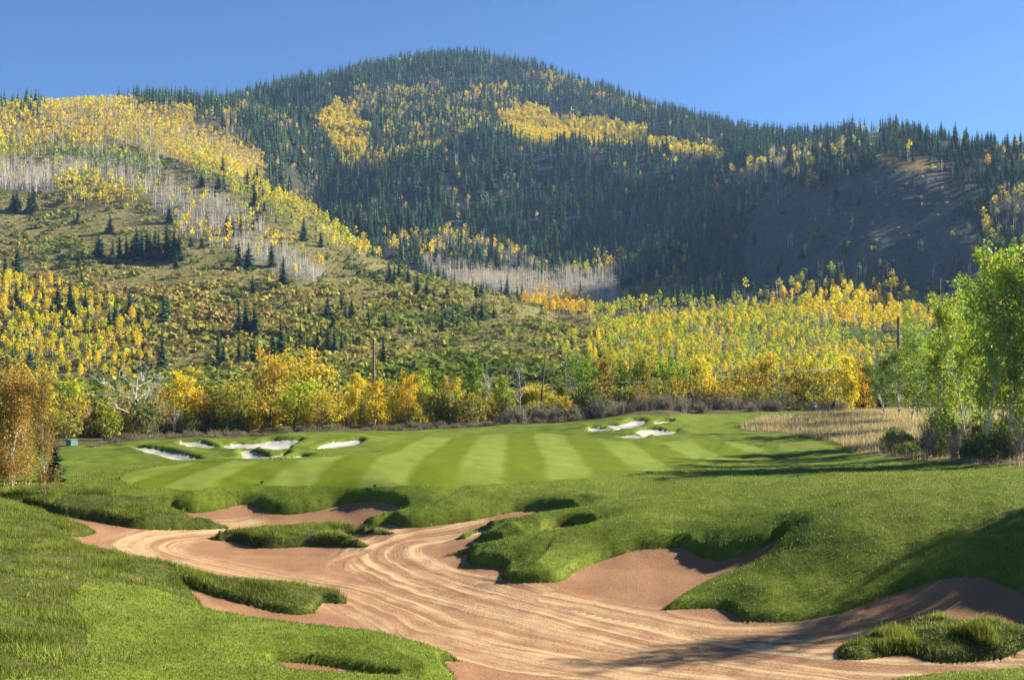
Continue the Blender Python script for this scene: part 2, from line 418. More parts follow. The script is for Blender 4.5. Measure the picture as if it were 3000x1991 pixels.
# ------------------------------------------------------------------ outlines of the golf course (photo survey, laid onto the ground)
DIRT = [(60, 1484), (140, 1503), (212, 1516), (280, 1527), (390, 1548), (500, 1553), (660, 1548), (650, 1538), (575, 1522), (545, 1506), (504, 1490), (559, 1503), (606, 1500), (661, 1488), (711, 1478), (754, 1486), (796, 1503), (847, 1507), (923, 1498), (974, 1484),
        (1010, 1475), (1063, 1471), (1127, 1473), (1161, 1482), (1178, 1494), (1127, 1509), (1080, 1528), (1051, 1543), (1093, 1545), (1144, 1534), (1169, 1545), (1229, 1545), (1296, 1537), (1381, 1526), (1423, 1517), (1487, 1503), (1529, 1496), (1593, 1492),
        (1665, 1492), (1661, 1507), (1546, 1522), (1487, 1528), (1423, 1539), (1390, 1554), (1345, 1573), (1364, 1578), (1412, 1550), (1424, 1560), (1392, 1586), (1440, 1591), (1450, 1595), (1381, 1610), (1292, 1632), (1366, 1622), (1368, 1640), (1381, 1653), (1423, 1657), (1457, 1660), (1474, 1670),
        (1470, 1695), (1495, 1704), (1614, 1706), (1656, 1698), (1686, 1676), (1728, 1657), (1771, 1640), (1826, 1623), (1868, 1611), (1932, 1607), (2000, 1604), (2025, 1619), (2063, 1636), (2106, 1640), (2148, 1632), (2212, 1615), (2254, 1594), (2288, 1573),
        (2271, 1594), (2237, 1628), (2186, 1662), (2127, 1685), (2063, 1712), (2000, 1744), (1970, 1767), (1940, 1787), (2000, 1784), (2085, 1782), (2123, 1784), (2148, 1801), (2169, 1812), (2191, 1820), (2296, 1822), (2381, 1812), (2466, 1795), (2529, 1772),
        (2593, 1746), (2678, 1721), (2762, 1695), (2847, 1691), (2889, 1693), (2953, 1719), (3000, 1738), (3120, 1790), (3400, 1850), (3400, 1950), (3120, 1950), (3000, 1967), (2847, 1979), (2699, 1991), (2500, 2030), (2300, 2120), (1900, 2250), (1500, 2250), (1380, 2080), (1335, 1991),
        (1309, 1954), (1305, 1937), (1351, 1938), (1296, 1916), (1212, 1890), (1127, 1867), (1000, 1852), (847, 1835), (720, 1818), (614, 1795), (593, 1784), (584, 1763), (555, 1734), (534, 1715), (593, 1734), (635, 1750), (720, 1772), (805, 1793), (868, 1801), (923, 1795),
        (944, 1767), (1000, 1767), (1017, 1763), (1000, 1746), (932, 1733), (847, 1717), (720, 1708), (635, 1695), (551, 1674), (466, 1662), (381, 1645), (339, 1628), (296, 1619), (237, 1602), (199, 1577), (254, 1570), (280, 1556), (212, 1534), (169, 1517), (110, 1498)]
DIRT2 = [[(796, 1941), (880, 1942), (1000, 1958), (1090, 1976), (1150, 1993), (1000, 1984), (870, 1979), (830, 1960)],
         [(1614, 1549), (1660, 1540), (1722, 1538), (1712, 1547), (1660, 1556), (1610, 1560)]]
ISLES = [[(618, 1583), (635, 1570), (720, 1558), (805, 1551), (889, 1541), (1000, 1543), (1085, 1551), (1157, 1563), (1106, 1565), (1042, 1561), (1012, 1566), (1030, 1580), (1080, 1600), (1034, 1603), (932, 1600), (805, 1606), (741, 1602), (678, 1586)],
         [(2453, 1905), (2462, 1928), (2529, 1933), (2614, 1920), (2678, 1920), (2720, 1937), (2805, 1941), (2889, 1933), (2953, 1924), (3010, 1895), (3060, 1870), (3010, 1842), (2889, 1831), (2805, 1823), (2720, 1814), (2661, 1823), (2635, 1844), (2551, 1873), (2466, 1893)]]
BUNK = [
    ([(394, 1325), (457, 1327), (508, 1337), (563, 1346), (593, 1355), (529, 1357), (466, 1344), (423, 1335)], 'long narrow white bunker set apart at the outer end of its cluster'),
    ([(527, 1307), (584, 1306), (610, 1316), (635, 1324), (584, 1326), (538, 1318)], 'small rounded white bunker beside the widest bunker of the cluster'),
    ([(656, 1325), (690, 1311), (720, 1310), (762, 1306), (796, 1299), (885, 1301), (855, 1314), (839, 1325), (741, 1327)], 'widest white bunker with a high curved back lip'),
    ([(919, 1323), (974, 1308), (1042, 1298), (1061, 1301), (1055, 1310), (1008, 1320)], 'white bunker slanting uphill at the mown fairway end of its cluster'),
    ([(635, 1361), (690, 1352), (712, 1346), (707, 1335), (741, 1333), (784, 1344), (840, 1338), (805, 1359), (716, 1363)], 'white bunker with a pointed shoulder against the fairway edge'),
    ([(820, 1362), (877, 1347), (906, 1351), (890, 1360)], 'tiny white bunker half hidden in a grassy hollow'),
    ([(1724, 1272), (1735, 1264), (1784, 1266), (1812, 1271), (1770, 1273)], 'thin flat white bunker before the putting green approach'),
    ([(1779, 1255), (1813, 1255), (1843, 1246), (1853, 1241), (1894, 1243), (1872, 1260), (1839, 1266), (1809, 1268)], 'white bunker with a broad curled back wall near the green'),
    ([(1915, 1251), (1932, 1243), (1966, 1240), (1962, 1247), (1935, 1251)], 'small shaded bunker tucked against the putting green'),
    ([(1862, 1278), (1885, 1270), (1919, 1268), (1957, 1275), (1983, 1274), (1975, 1281), (1928, 1285), (1889, 1286)], 'white bunker with a dark shaded lip facing the fairway'),
    ([(1813, 1289), (1856, 1285), (1894, 1289), (1847, 1294)], 'narrow sliver of white sand at the fairway side of the green bunkers')]
FAIR = [(352, 1412), (380, 1396), (460, 1386), (600, 1373), (720, 1371), (850, 1368), (1000, 1352), (1080, 1338), (1157, 1312), (1165, 1296), (1250, 1287), (1351, 1284), (1466, 1275), (1600, 1277), (1720, 1289), (1800, 1302), (1900, 1306), (2050, 1298), (2150, 1304), (2237, 1322),
        (2180, 1345), (2100, 1362), (2000, 1384), (1847, 1405), (1678, 1424), (1550, 1435), (1381, 1450), (1127, 1453), (1000, 1455), (847, 1455), (635, 1458), (563, 1468), (423, 1455), (364, 1434)]
GREEN = [(1960, 1232), (2020, 1222), (2130, 1221), (2190, 1228), (2165, 1242), (2060, 1252), (1990, 1246)]
TAN = [(2170, 1267), (2200, 1247), (2260, 1228), (2450, 1216), (2560, 1203), (2700, 1207), (3100, 1230), (3400, 1260), (3400, 1400), (3060, 1388), (2800, 1373), (2660, 1360), (2560, 1345), (2485, 1332), (2462, 1309), (2380, 1290), (2290, 1275)]
EDGE = [(-500, 1325), (200, 1316), (420, 1296), (600, 1290), (1000, 1272), (1400, 1258), (1700, 1238), (1960, 1222), (2250, 1214), (2600, 1200), (3500, 1200)]   # far limit of the turf

ROUGH_L = [(-200, 1500), (100, 1502), (212, 1534), (280, 1556), (254, 1570), (199, 1577), (237, 1602), (296, 1619), (381, 1645), (551, 1674), (635, 1695), (720, 1708), (847, 1717), (932, 1733), (1010, 1750), (1012, 1764), (944, 1769), (920, 1795), (868, 1801), (805, 1793), (720, 1772), (635, 1750), (593, 1736), (560, 1735), (590, 1784), (520, 1770), (380, 1748), (260, 1752), (200, 1800), (260, 1900), (180, 2030), (-200, 2030)]
TONGUE = [(-100, 1462), (300, 1480), (480, 1488), (545, 1508), (575, 1524), (650, 1540), (655, 1548), (500, 1552), (390, 1547), (280, 1526), (140, 1504), (-100, 1490)]
WEEDS = [(-100, 1448), (200, 1446), (320, 1462), (300, 1482), (-100, 1478)]

def lay(poly, n=4, closed=True, fn=z_near, smooth=True):
    P = catmull(poly, n, closed) if smooth else np.array(poly, float)
    return hit(P[:, 0], P[:, 1], 12, 150, fn)[:, :2]
W_DIRT = lay(DIRT, 3); W_DIRT2 = [lay(p, 4) for p in DIRT2]; W_ISLE = [lay(p, 3) for p in ISLES]
W_BUNK = [lay(p, 4) for p, _ in BUNK]; W_FAIR = lay(FAIR, 4); W_GREEN = lay(GREEN, 4); W_TAN = lay(TAN, 3)
W_EDGE = lay(EDGE, 6, False)

def dens(P, step, closed=True):
    Q = np.vstack([P, P[:1]]) if closed else P
    out = []
    for a, b in zip(Q[:-1], Q[1:]):
        n = max(1, int(np.ceil(np.hypot(*(b - a)) / step)))
        out.append(a + (b - a) * (np.arange(n) / n)[:, None])
    return np.vstack(out)
def kd_of(P):
    k = kdtree.KDTree(len(P))
    for i, p in enumerate(P): k.insert((p[0], p[1], 0), i)
    k.balance(); return k
def kd_q(k, x, y):
    d = np.empty(len(x)); ix = np.empty(len(x), int); f = k.find
    for i, (a, b) in enumerate(zip(x.tolist(), y.tolist())):
        _, j, e = f((a, b, 0)); d[i] = e; ix[i] = j
    return d, ix

def in_sand(x, y):
    s = inpoly(x, y, W_DIRT)
    for p in W_ISLE: s &= ~inpoly(x, y, p)
    for p in W_DIRT2: s |= inpoly(x, y, p)
    return s
SAND_PTS = np.vstack([dens(p, .15) for p in [W_DIRT] + W_DIRT2 + W_ISLE]); KD_SAND = kd_of(SAND_PTS)
KD_BUNK = kd_of(np.vstack([dens(p, .15) for p in W_BUNK]))
B_ID = np.concatenate([np.full(len(dens(p, .15)), i) for i, p in enumerate(W_BUNK)]); B_C = np.array([p.mean(0) for p in W_BUNK]); B_R = np.array([np.ptp(p, 0).mean() / 2 for p in W_BUNK])

def ground_detail(x, y, z0, sand=None, bunk=None):
    """turf stands proud of the sand, sand is scooped out"""
    if sand is None: sand = in_sand(x, y)
    d, si = kd_q(KD_SAND, x, y); sd = np.where(sand, -d, d)
    lip = sstep(.0, .85, (y - SAND_PTS[si, 1]) / (d + 1e-3)) * np.exp(-np.maximum(sd, 0) / 2.2) * sstep(33, 40, y + .12 * np.abs(x))
    if bunk is None:
        bunk = np.zeros(x.shape, bool)
        for p in W_BUNK: bunk |= inpoly(x, y, p)
    db, bi = kd_q(KD_BUNK, x, y); sb = np.where(bunk, -db, db); bi = B_ID[bi]
    bw = .1 + .9 * sstep(-.4, .7, ((x - B_C[bi, 0]) * .62 + (y - B_C[bi, 1]) * .78) / B_R[bi])
    near = sstep(75, 50, y)
    z = z0 + np.where(sd > 0, .22 * sstep(0, 1, sd / (.10 + .0055 * y)) + (.22 * sstep(.1, 1.6, sd) + .21 * lip * sstep(0, 1, sd / (.14 + .006 * y))) * near, -.06 * sstep(0, .8, -sd))
    z = z + np.where(sb > 0, (.14 + .15 * bw * sstep(0, .5, sb)) * sstep(0, .15, sb) * np.exp(-np.maximum(sb - .5, 0) / 2.2), -.14 * sstep(0, .9, -sb))
    z = z + np.where(sd > 0, (fbm(x / 1.3, y / 1.3, 3) - .5) * .15 * sstep(0, 1, sd) + (fbm(x / 6, y / 6, 2, 4) - .5) * .35 * sstep(.5, 4, sd) * np.where(inpoly(x, y, W_FAIR), .3, 1), (fbm(x / 1.6, y / 1.6, 3, 2) - .5) * .12)
    return z, sd, sb

# near ground as a fan grid, vertices pulled onto the outlines
NC, NR = 600, 390
UX = np.linspace(-500, 3500, NC); DD = np.geomspace(13, 132, NR)
def to_cr(P):
    return np.c_[(CX + F * P[:, 0] / P[:, 1] - UX[0]) / (UX[1] - UX[0]), np.log(P[:, 1] / DD[0]) / math.log(DD[1] / DD[0])]
cr = np.stack(np.meshgrid(np.arange(NC, dtype=float), np.arange(NR, dtype=float)), -1)
best = np.full((NR, NC), .71)
for P in [W_TAN, W_FAIR, W_GREEN] + W_BUNK + W_DIRT2 + W_ISLE + [W_DIRT]:
    Q = dens(to_cr(P), .2); c = np.round(Q).astype(int)
    ok = (c[:, 0] > 0) & (c[:, 0] < NC - 1) & (c[:, 1] > 0) & (c[:, 1] < NR - 1); Q, c = Q[ok], c[ok]
    e = np.hypot(*(Q - c).T)
    for q, (ci, ri), ee in zip(Q, c, e):
        if ee < best[ri, ci]: best[ri, ci] = ee; cr[ri, ci] = q
gd = DD[0] * np.exp(cr[..., 1] * math.log(DD[1] / DD[0])); gx = (UX[0] + cr[..., 0] * (UX[1] - UX[0]) - CX) / F * gd
GX, GY = gx.ravel(), gd.ravel()
Z0 = z_all(GX, GY)
GZ, SD, SB = ground_detail(GX, GY, Z0)
VN = np.c_[GX, GY, GZ]
ii = np.arange(NC * NR).reshape(NR, NC)
QN = np.stack([ii[:-1, :-1], ii[:-1, 1:], ii[1:, 1:], ii[1:, :-1]], -1).reshape(-1, 4)
fc = VN[QN].mean(1); fx_, fy_ = fc[:, 0], fc[:, 1]
edge_y = np.interp(fx_ / fy_, W_EDGE[:, 0] / W_EDGE[:, 1], W_EDGE[:, 1])
zone = np.zeros(len(QN), int)                      # 0 rough
zone[fy_ > edge_y] = 6
zone[inpoly(fx_, fy_, W_TAN)] = 5
zone[inpoly(fx_, fy_, W_FAIR)] = 2
zone[inpoly(fx_, fy_, W_GREEN)] = 3
zone[in_sand(fx_, fy_)] = 1
for i, p in enumerate(W_BUNK): zone[inpoly(fx_, fy_, p)] = 10 + i

def piece(name, mask, mat):
    f = QN[mask]; used, inv = np.unique(f, return_inverse=True)
    me = to_mesh(name, VN[used], inv.ravel(), np.full(len(f), 4), smooth=True)
    return link(name, me, [mat]), used
for p in [lay(q_, 3) for q_ in (ROUGH_L, TONGUE, WEEDS)] + W_ISLE: zone[(zone == 0) & inpoly(fx_, fy_, p)] = 7
tag(piece('long_grass_bank', zone == 7, M_TALLG)[0], 'dark soil and roots under the long grass', None, None, 'structure')
tag(piece('rough_turf', zone == 0, M_ROUGH)[0], 'uneven green rough turf around the fairway and dirt', None, None, 'structure')
tag(piece('fairway', zone == 2, M_FAIR)[0], 'striped mown fairway with light and dark bands', None, None, 'structure')
tag(piece('putting_green', zone == 3, M_GREEN)[0], 'smooth pale putting green beside the small bunkers', None, None, 'structure')
tag(piece('dry_meadow_ground', zone == 5, M_TANG)[0], 'ground under the tall dry meadow grass', None, None, 'structure')
tag(piece('creek_bank', zone == 6, M_SCRUB)[0], 'scrubby ground between the turf and the tree line', None, None, 'structure')
dirt_o, du = piece('dirt_waste_area', zone == 1, M_DIRT)
tag(dirt_o, 'reddish gravelly dirt area with pale tyre tracks', None, None, 'structure')
for i, (_, lab) in enumerate(BUNK):
    if (zone == 10 + i).sum() > 3:
        tag(piece('sand_bunker', zone == 10 + i, M_SAND)[0], lab, 'bunker', 'white sand bunkers beside the fairway')
# wheel tracks: running distance, offset and strength on every dirt vertex
TRACKS = [([(3100, 1965), (2800, 1962), (2500, 1950), (2100, 1897), (1800, 1838), (1500, 1762), (1300, 1708), (1170, 1662), (1110, 1618), (1150, 1588), (1230, 1568), (1330, 1552)], 1.9, 1.0),
          ([(700, 1549), (600, 1560), (500, 1567), (440, 1580), (420, 1600), (480, 1626), (650, 1664), (850, 1704), (1000, 1734), (1150, 1788), (1300, 1850), (1700, 1935), (2100, 1990), (2500, 2040)], 1.5, .9),
          ([(1160, 1818), (1168, 1845), (1210, 1878), (1300, 1915), (1500, 1955), (1800, 1990)], .22, .9),
          ([(1000, 1675), (975, 1660), (985, 1640), (1040, 1620), (1130, 1600)], .7, .6),
          ([(2450, 1830), (2300, 1850), (2100, 1846), (1850, 1800), (1600, 1752)], 1.0, .75),
          ([(720, 1552), (800, 1549), (860, 1543)], .6, .8)]
X, Y = GX[du], GY[du]; bs = np.full(len(du), 9e9); ts = np.zeros(len(du)); td = np.zeros(len(du)); tm = np.zeros(len(du))
acc = 0
for pts, hw, st in TRACKS:
    P = dens(lay(pts, 6, False), .1, False); k = kd_of(P); d, ix = kd_q(k, X, Y)
    T = np.gradient(P, axis=0); T /= np.linalg.norm(T, axis=1)[:, None] + 1e-9
    s = np.r_[0, np.cumsum(np.hypot(*np.diff(P, axis=0).T))]
    off = (X - P[ix, 0]) * -T[ix, 1] + (Y - P[ix, 1]) * T[ix, 0]
    sc_ = d / hw; u = sc_ < bs
    bs[u] = sc_[u]; ts[u] = s[ix][u] + acc; td[u] = off[u] + acc; tm = np.maximum(tm, st * (1 - sstep(.65, 1.35, sc_)))
    acc += 40
for n, v in (('track_s', ts), ('track_d', td), ('track_m', tm)):
    a = dirt_o.data.attributes.new(n, 'FLOAT', 'POINT'); a.data.foreach_set('value', v.astype(np.float32))

def gz(x, y):
    x = np.atleast_1d(np.asarray(x, float)); y = np.atleast_1d(np.asarray(y, float))
    return ground_detail(x, y, z_all(x, y))[0]

# ------------------------------------------------------------------ hillsides
HC, HR = 290, 260
HU = np.linspace(-900, 3900, HC); HDD = np.geomspace(128, 1850, HR)
hx = (HU[None] - CX) / F * HDD[:, None]; hy = np.broadcast_to(HDD[:, None], hx.shape)
hz = z_all(hx, hy)
hz[0] -= .15
HL, HM = hill_layers(hx, hy)
hcm = np.maximum.accumulate((hz - ZC) / hy, 0)       # highest sight-line slope so far along each bearing
def visible(x, y, z, h, margin=.003):
    c = np.clip(np.round((CX + F * x / y - HU[0]) / (HU[1] - HU[0])).astype(int), 0, HC - 1)
    r = np.clip((np.log(y / HDD[0]) / math.log(HDD[1] / HDD[0])).astype(int) - 2, 0, HR - 1)
    return (z + h - ZC) / y > hcm[r, c] - margin

YEL, GOLD, YGR, GRN, BARE, CONI = (.74, .59, .03), (.74, .51, .03), (.48, .49, .045), (.20, .28, .04), (.5, .46, .4), (.085, .145, .056)
# region rules on the photo survey: layer (L left hill, M mountain), outline, soil colour, plant shares per cell
RULES = [
    ('L', [(-400, 800), (60, 825), (180, 865), (330, 900), (430, 980), (420, 1060), (380, 1110), (300, 1180), (-400, 1180)], (.14, .12, .04), dict(yel=.36, gold=.06, ygr=.1, con=.07, brush=.15)),
    ('L', [(150, 545), (240, 522), (330, 540), (430, 580), (420, 600), (330, 612), (200, 612), (150, 585)], (.16, .13, .04), dict(yel=.7, ygr=.2)),
    ('L', [(690, 705), (780, 720), (880, 760), (960, 805), (930, 840), (800, 800), (690, 760)], (.22, .2, .14), dict(bare=.8, yel=.06)),
    ('L', [(-400, 470), (50, 475), (200, 485), (330, 505), (460, 535), (620, 575), (760, 640), (800, 690), (640, 690), (500, 640), (440, 600), (340, 555), (200, 560), (-400, 560)], (.24, .21, .15), dict(bare=.75, ygr=.04, yel=.05)),
    ('L', [(500, 640), (640, 690), (800, 690), (960, 800), (840, 760), (760, 740), (600, 720), (520, 690)], (.2, .17, .08), dict(yel=.35, bare=.35, brush=.2)),
    ('L', [(-400, 380), (60, 420), (80, 500), (-400, 510)], (.2, .18, .06), dict(yel=.5, ygr=.4)),
    ('L', [(90, 432), (200, 430), (330, 450), (470, 500), (460, 530), (330, 500), (180, 470), (90, 460)], (.12, .14, .04), dict(ygr=.35, grn=.3, bare=.2)),
    ('L', [(330, 255), (520, 260), (900, 190), (900, 300), (720, 330), (640, 330), (480, 320), (330, 300)], (.12, .10, .05), dict(con=.5, gold=.25, bare=.05)),
    ('L', [(-400, 290), (130, 300), (120, 345), (-400, 345)], (.2, .15, .05), dict(con=.14, yel=.35, gold=.2, ygr=.1)),
    ('L', [(560, 300), (760, 300), (900, 430), (960, 560), (900, 600), (800, 540), (760, 440), (640, 400), (560, 360)], (.07, .07, .04), dict(con=.5, gold=.16, bare=.06)),
    ('L', [(300, 400), (420, 440), (560, 500), (680, 560), (640, 570), (450, 520), (300, 450)], (.14, .12, .07), dict(brush=.7, bare=.1)),
    ('L', [(560, 470), (640, 500), (800, 590), (880, 640), (830, 650), (680, 580), (560, 520)], (.15, .15, .04), dict(ygr=.6, yel=.25, con=.05)),
    ('L', [(-400, 250), (750, 230), (820, 420), (760, 520), (600, 500), (300, 470), (-400, 420)], (.26, .19, .06), dict(yel=.3, gold=.28, ygr=.14, bare=.2)),
    ('L', [(700, 300), (1150, 300), (1150, 690), (960, 640), (880, 600), (780, 520)], (.06, .06, .045), dict(con=.55, yel=.12, ygr=.05)),
    ('L', [(620, 480), (800, 500), (1300, 790), (1000, 740), (760, 640)], (.18, .16, .05), dict(ygr=.3, yel=.25, brush=.35, con=.03)),
    ('L', [(-400, 560), (560, 640), (900, 720), (1250, 790), (1900, 1020), (1900, 1250), (-400, 1250)], (.22, .19, .065), dict(brush=.48, low=.5)),
    ('M', [(935, 320), (1000, 305), (1050, 350), (1070, 400), (1075, 450), (1030, 520), (990, 480), (950, 400)], (.15, .12, .04), dict(yel=.9)),
    ('M', [(1085, 460), (1160, 455), (1180, 500), (1100, 510)], (.13, .11, .04), dict(yel=.6, con=.2)),
    ('M', [(1590, 338), (1670, 342), (1670, 355), (1600, 352)], (.25, .24, .08), dict()),
    ('M', [(1450, 330), (1560, 320), (1640, 355), (1800, 385), (1950, 420), (2080, 440), (2120, 465), (2000, 462), (1850, 440), (1700, 425), (1560, 432), (1480, 400)], (.22, .17, .05), dict(yel=.42, gold=.4, ygr=.1)),
    ('M', [(1640, 345), (1750, 360), (1900, 390), (1900, 415), (1780, 390), (1650, 362)], (.22, .17, .05), dict(yel=.4, ygr=.4)),
    ('M', [(1380, 265), (1500, 255), (1560, 320), (1450, 335), (1350, 300)], (.09, .08, .05), dict(yel=.45, con=.25, bare=.15)),
    ('M', [(1570, 215), (1650, 212), (1720, 260), (1600, 265), (1540, 235)], (.1, .08, .04), dict(gold=.5, con=.3)),
    ('M', [(1700, 255), (1800, 265), (1950, 330), (1900, 345), (1750, 300)], (.1, .08, .04), dict(gold=.3, con=.4)),
    ('M', [(1040, 165), (1110, 155), (1110, 175), (1040, 185)], (.1, .08, .04), dict(gold=.7, con=.2)),
    ('M', [(1000, 270), (1250, 255), (1400, 300), (1460, 400), (1300, 430), (1180, 470), (1080, 500), (1040, 350)], (.07, .07, .055), dict(yel=.3, ygr=.05, bare=.22, con=.33)),
    ('M', [(880, 270), (1000, 290), (960, 420), (900, 380)], (.06, .06, .05), dict(con=.45, gold=.2)),
    ('M', [(2535, 385), (2595, 385), (2590, 420), (2575, 455), (2545, 455), (2540, 425)], (.16, .17, .05), dict()),
    ('M', [(2030, 385), (2065, 388), (2060, 402), (2030, 400)], (.2, .22, .07), dict()),
    ('M', [(2560, 462), (2640, 470), (2740, 480), (2735, 500), (2600, 488)], (.3, .2, .07), dict(low=.3, brush=.15)),
    ('M', [(2250, 455), (2460, 440), (2540, 475), (2500, 530), (2380, 560), (2200, 510)], (.1, .09, .06), dict(con=.35, yel=.22, bare=.25)),
    ('M', [(2170, 480), (2300, 450), (2380, 450), (2250, 490), (2180, 520)], (.12, .1, .05), dict(yel=.55, con=.15)),
    ('M', [(2070, 530), (2150, 540), (2190, 580), (2080, 580)], (.07, .07, .05), dict(yel=.45, con=.35)),
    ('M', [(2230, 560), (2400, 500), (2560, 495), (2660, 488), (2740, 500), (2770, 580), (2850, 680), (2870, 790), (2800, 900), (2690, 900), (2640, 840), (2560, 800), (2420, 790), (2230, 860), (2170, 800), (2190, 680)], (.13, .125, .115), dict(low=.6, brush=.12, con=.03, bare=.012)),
    ('M', [(2230, 860), (2420, 790), (2560, 770), (2640, 790), (2590, 840), (2480, 850), (2330, 880)], (.13, .13, .06), dict(ygr=.35, bare=.25, con=.05)),
    ('M', [(2920, 560), (3500, 540), (3500, 640), (2900, 640)], (.14, .12, .06), dict(yel=.5, bare=.3, con=.1)),
    ('M', [(2860, 640), (3500, 640), (3500, 860), (2880, 800)], (.09, .09, .06), dict(con=.35, yel=.2, ygr=.2, bare=.2)),
    ('M', [(1130, 700), (1300, 690), (1500, 720), (1650, 740), (1840, 760), (1850, 800), (1600, 800), (1300, 770), (1150, 745)], (.06, .06, .06), dict(con=.4, yel=.3, bare=.2)),
    ('M', [(1840, 690), (1980, 690), (2000, 790), (1860, 800)], (.07, .08, .05), dict(con=.3, ygr=.4, yel=.1)),
    ('M', [(1640, 775), (1760, 740), (1790, 780), (1700, 815)], (.09, .1, .04), dict(ygr=.6, con=.2)),
    ('M', [(1230, 760), (1400, 790), (1600, 815), (1720, 790), (1800, 780), (1815, 895), (1740, 900), (1500, 860), (1350, 850), (1250, 800)], (.25, .22, .18), dict(bare=.92)),
    ('M', [(1500, 880), (1600, 865), (1720, 880), (1740, 920), (1700, 960), (1560, 930)], (.2, .15, .05), dict(gold=.9)),
    ('M', [(1740, 850), (2000, 800), (2000, 880), (1800, 930), (1740, 930)], (.2, .16, .07), dict(brush=.6, con=.06, gold=.1)),
    ('M', [(1600, 930), (1720, 920), (1950, 900), (2150, 900), (2250, 870), (2350, 870), (2360, 920), (1900, 960), (1750, 980)], (.15, .14, .05), dict(ygr=.5, yel=.22, bare=.18)),
    ('M', [(2330, 880), (2480, 850), (2620, 840), (2640, 1000), (2500, 990), (2360, 960)], (.14, .13, .05), dict(yel=.65, gold=.1, con=.05, bare=.1)),
    ('M', [(2450, 960), (2640, 980), (2700, 1040), (2480, 1040)], (.1, .13, .05), dict(grn=.6, ygr=.2)),
    ('M', [(1530, 930), (1720, 920), (1800, 960), (1830, 1070), (1700, 1100), (1600, 1020)], (.18, .16, .06), dict(ygr=.22, yel=.08, brush=.35, low=.2)),
    ('M', [(1720, 925), (2300, 890), (2700, 880), (3500, 850), (3500, 1120), (1790, 1120)], (.14, .13, .05), dict(ygr=.5, yel=.2, gold=.04, grn=.1, bare=.1, con=.015)),
    ('M', [(2640, 840), (2880, 800), (3500, 860), (3500, 960), (2640, 960)], (.12, .12, .08), dict(low=.3, brush=.3, ygr=.1)),
    ('M', [(-900, 940), (1700, 930), (1740, 1010), (1800, 1060), (1800, 1400), (-900, 1400)], (.22, .19, .07), dict(brush=.4, low=.35)),
    ('M', [(-900, 1015), (4500, 1015), (4500, 1400), (-900, 1400)], (.16, .14, .06), dict(brush=.5, ygr=.12, low=.2)),
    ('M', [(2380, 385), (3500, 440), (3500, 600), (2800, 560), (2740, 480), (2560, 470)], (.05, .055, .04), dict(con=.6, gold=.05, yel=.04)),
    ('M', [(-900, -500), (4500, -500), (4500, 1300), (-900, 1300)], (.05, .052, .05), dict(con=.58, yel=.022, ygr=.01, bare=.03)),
    ('L', [(-900, -500), (4500, -500), (4500, 1300), (-900, 1300)], (.22, .19, .065), dict(brush=.48, low=.5)),
]
def classify(x, y, z, left):
    jx = (fbm(x / 18, y / 18, 3, 21) - .5) * 60; jy = (fbm(x / 18, y / 18, 3, 25) - .5) * 34
    px, py = proj(x, y, z); px = px + jx; py = py + jy
    r = np.full(x.shape, -1)
    for i, (lay_, poly, c, w) in enumerate(RULES):
        m = (r < 0) & (left if lay_ == 'L' else ~left)
        if m.any():
            k = np.where(m)[0] if x.ndim == 1 else np.where(m)
            ins = inpoly(px[k], py[k], poly)
            r[k] = np.where(ins, i, -1)
    return r
hv = np.c_[hx.ravel(), hy.ravel(), hz.ravel()]
hleft = (HL >= HM).ravel()
hr = classify(hv[:, 0], hv[:, 1], hv[:, 2], hleft)
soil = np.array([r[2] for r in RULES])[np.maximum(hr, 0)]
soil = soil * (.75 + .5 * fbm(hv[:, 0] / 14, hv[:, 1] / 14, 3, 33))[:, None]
hi = np.arange(HC * HR).reshape(HR, HC)
HQ = np.stack([hi[:-1, :-1], hi[:-1, 1:], hi[1:, 1:], hi[1:, :-1]], -1).reshape(-1, 4)
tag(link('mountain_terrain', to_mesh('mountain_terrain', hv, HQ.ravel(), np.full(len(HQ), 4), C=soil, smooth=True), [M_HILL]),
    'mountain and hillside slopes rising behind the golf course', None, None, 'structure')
# wide valley ground reaching to the horizon
gb = Geo()
gb.add([(-7000, -7000, -8), (7000, -7000, -8), (7000, 7000, -8), (-7000, 7000, -8)], [(0, 1, 2, 3)], (.12, .12, .05)); gb.fin()
tag(link('valley_ground', gmesh('valley_ground', gb), [M_HILL]), 'wide valley ground under everything', None, None, 'structure')

# ------------------------------------------------------------------ plant prototypes (unit height)
def quads_from(cen, size, nrm=None, asp=1.0, r=rng):
    n = len(cen); a = r.normal(size=(n, 3))
    if nrm is not None: a = a * .55 + nrm
    a /= np.linalg.norm(a, axis=1)[:, None] + 1e-9
    b = np.cross(a, r.normal(size=(n, 3))); b /= np.linalg.norm(b, axis=1)[:, None] + 1e-9
    c = np.cross(a, b); s = np.asarray(size)[:, None] * .5
    V = np.stack([cen - b * s, cen - c * s * asp, cen + b * s, cen + c * s * asp], 1).reshape(-1, 3)
    return V, np.arange(4 * n).reshape(-1, 4)
def tube(path, rad, sides=5):
    P = np.asarray(path, float); n = len(P); R = np.asarray(rad, float) * np.ones(n)
    T = np.gradient(P, axis=0); T /= np.linalg.norm(T, axis=1)[:, None] + 1e-9
    ref = np.array([1., 0, 0]) if abs(T[0, 0]) < .8 else np.array([0, 1., 0])
    A = np.cross(T, ref); A /= np.linalg.norm(A, axis=1)[:, None] + 1e-9; B = np.cross(T, A)
    th = np.arange(sides) / sides * 2 * math.pi
    V = (P[:, None] + R[:, None, None] * (np.cos(th)[None, :, None] * A[:, None] + np.sin(th)[None, :, None] * B[:, None])).reshape(-1, 3)
    i = np.arange(n - 1)[:, None] * sides; j = np.arange(sides)[None]; k = (j + 1) % sides
    Fc = np.stack(np.broadcast_arrays(i + j, i + k, i + sides + k, i + sides + j), -1).reshape(-1, 4)
    return V, Fc

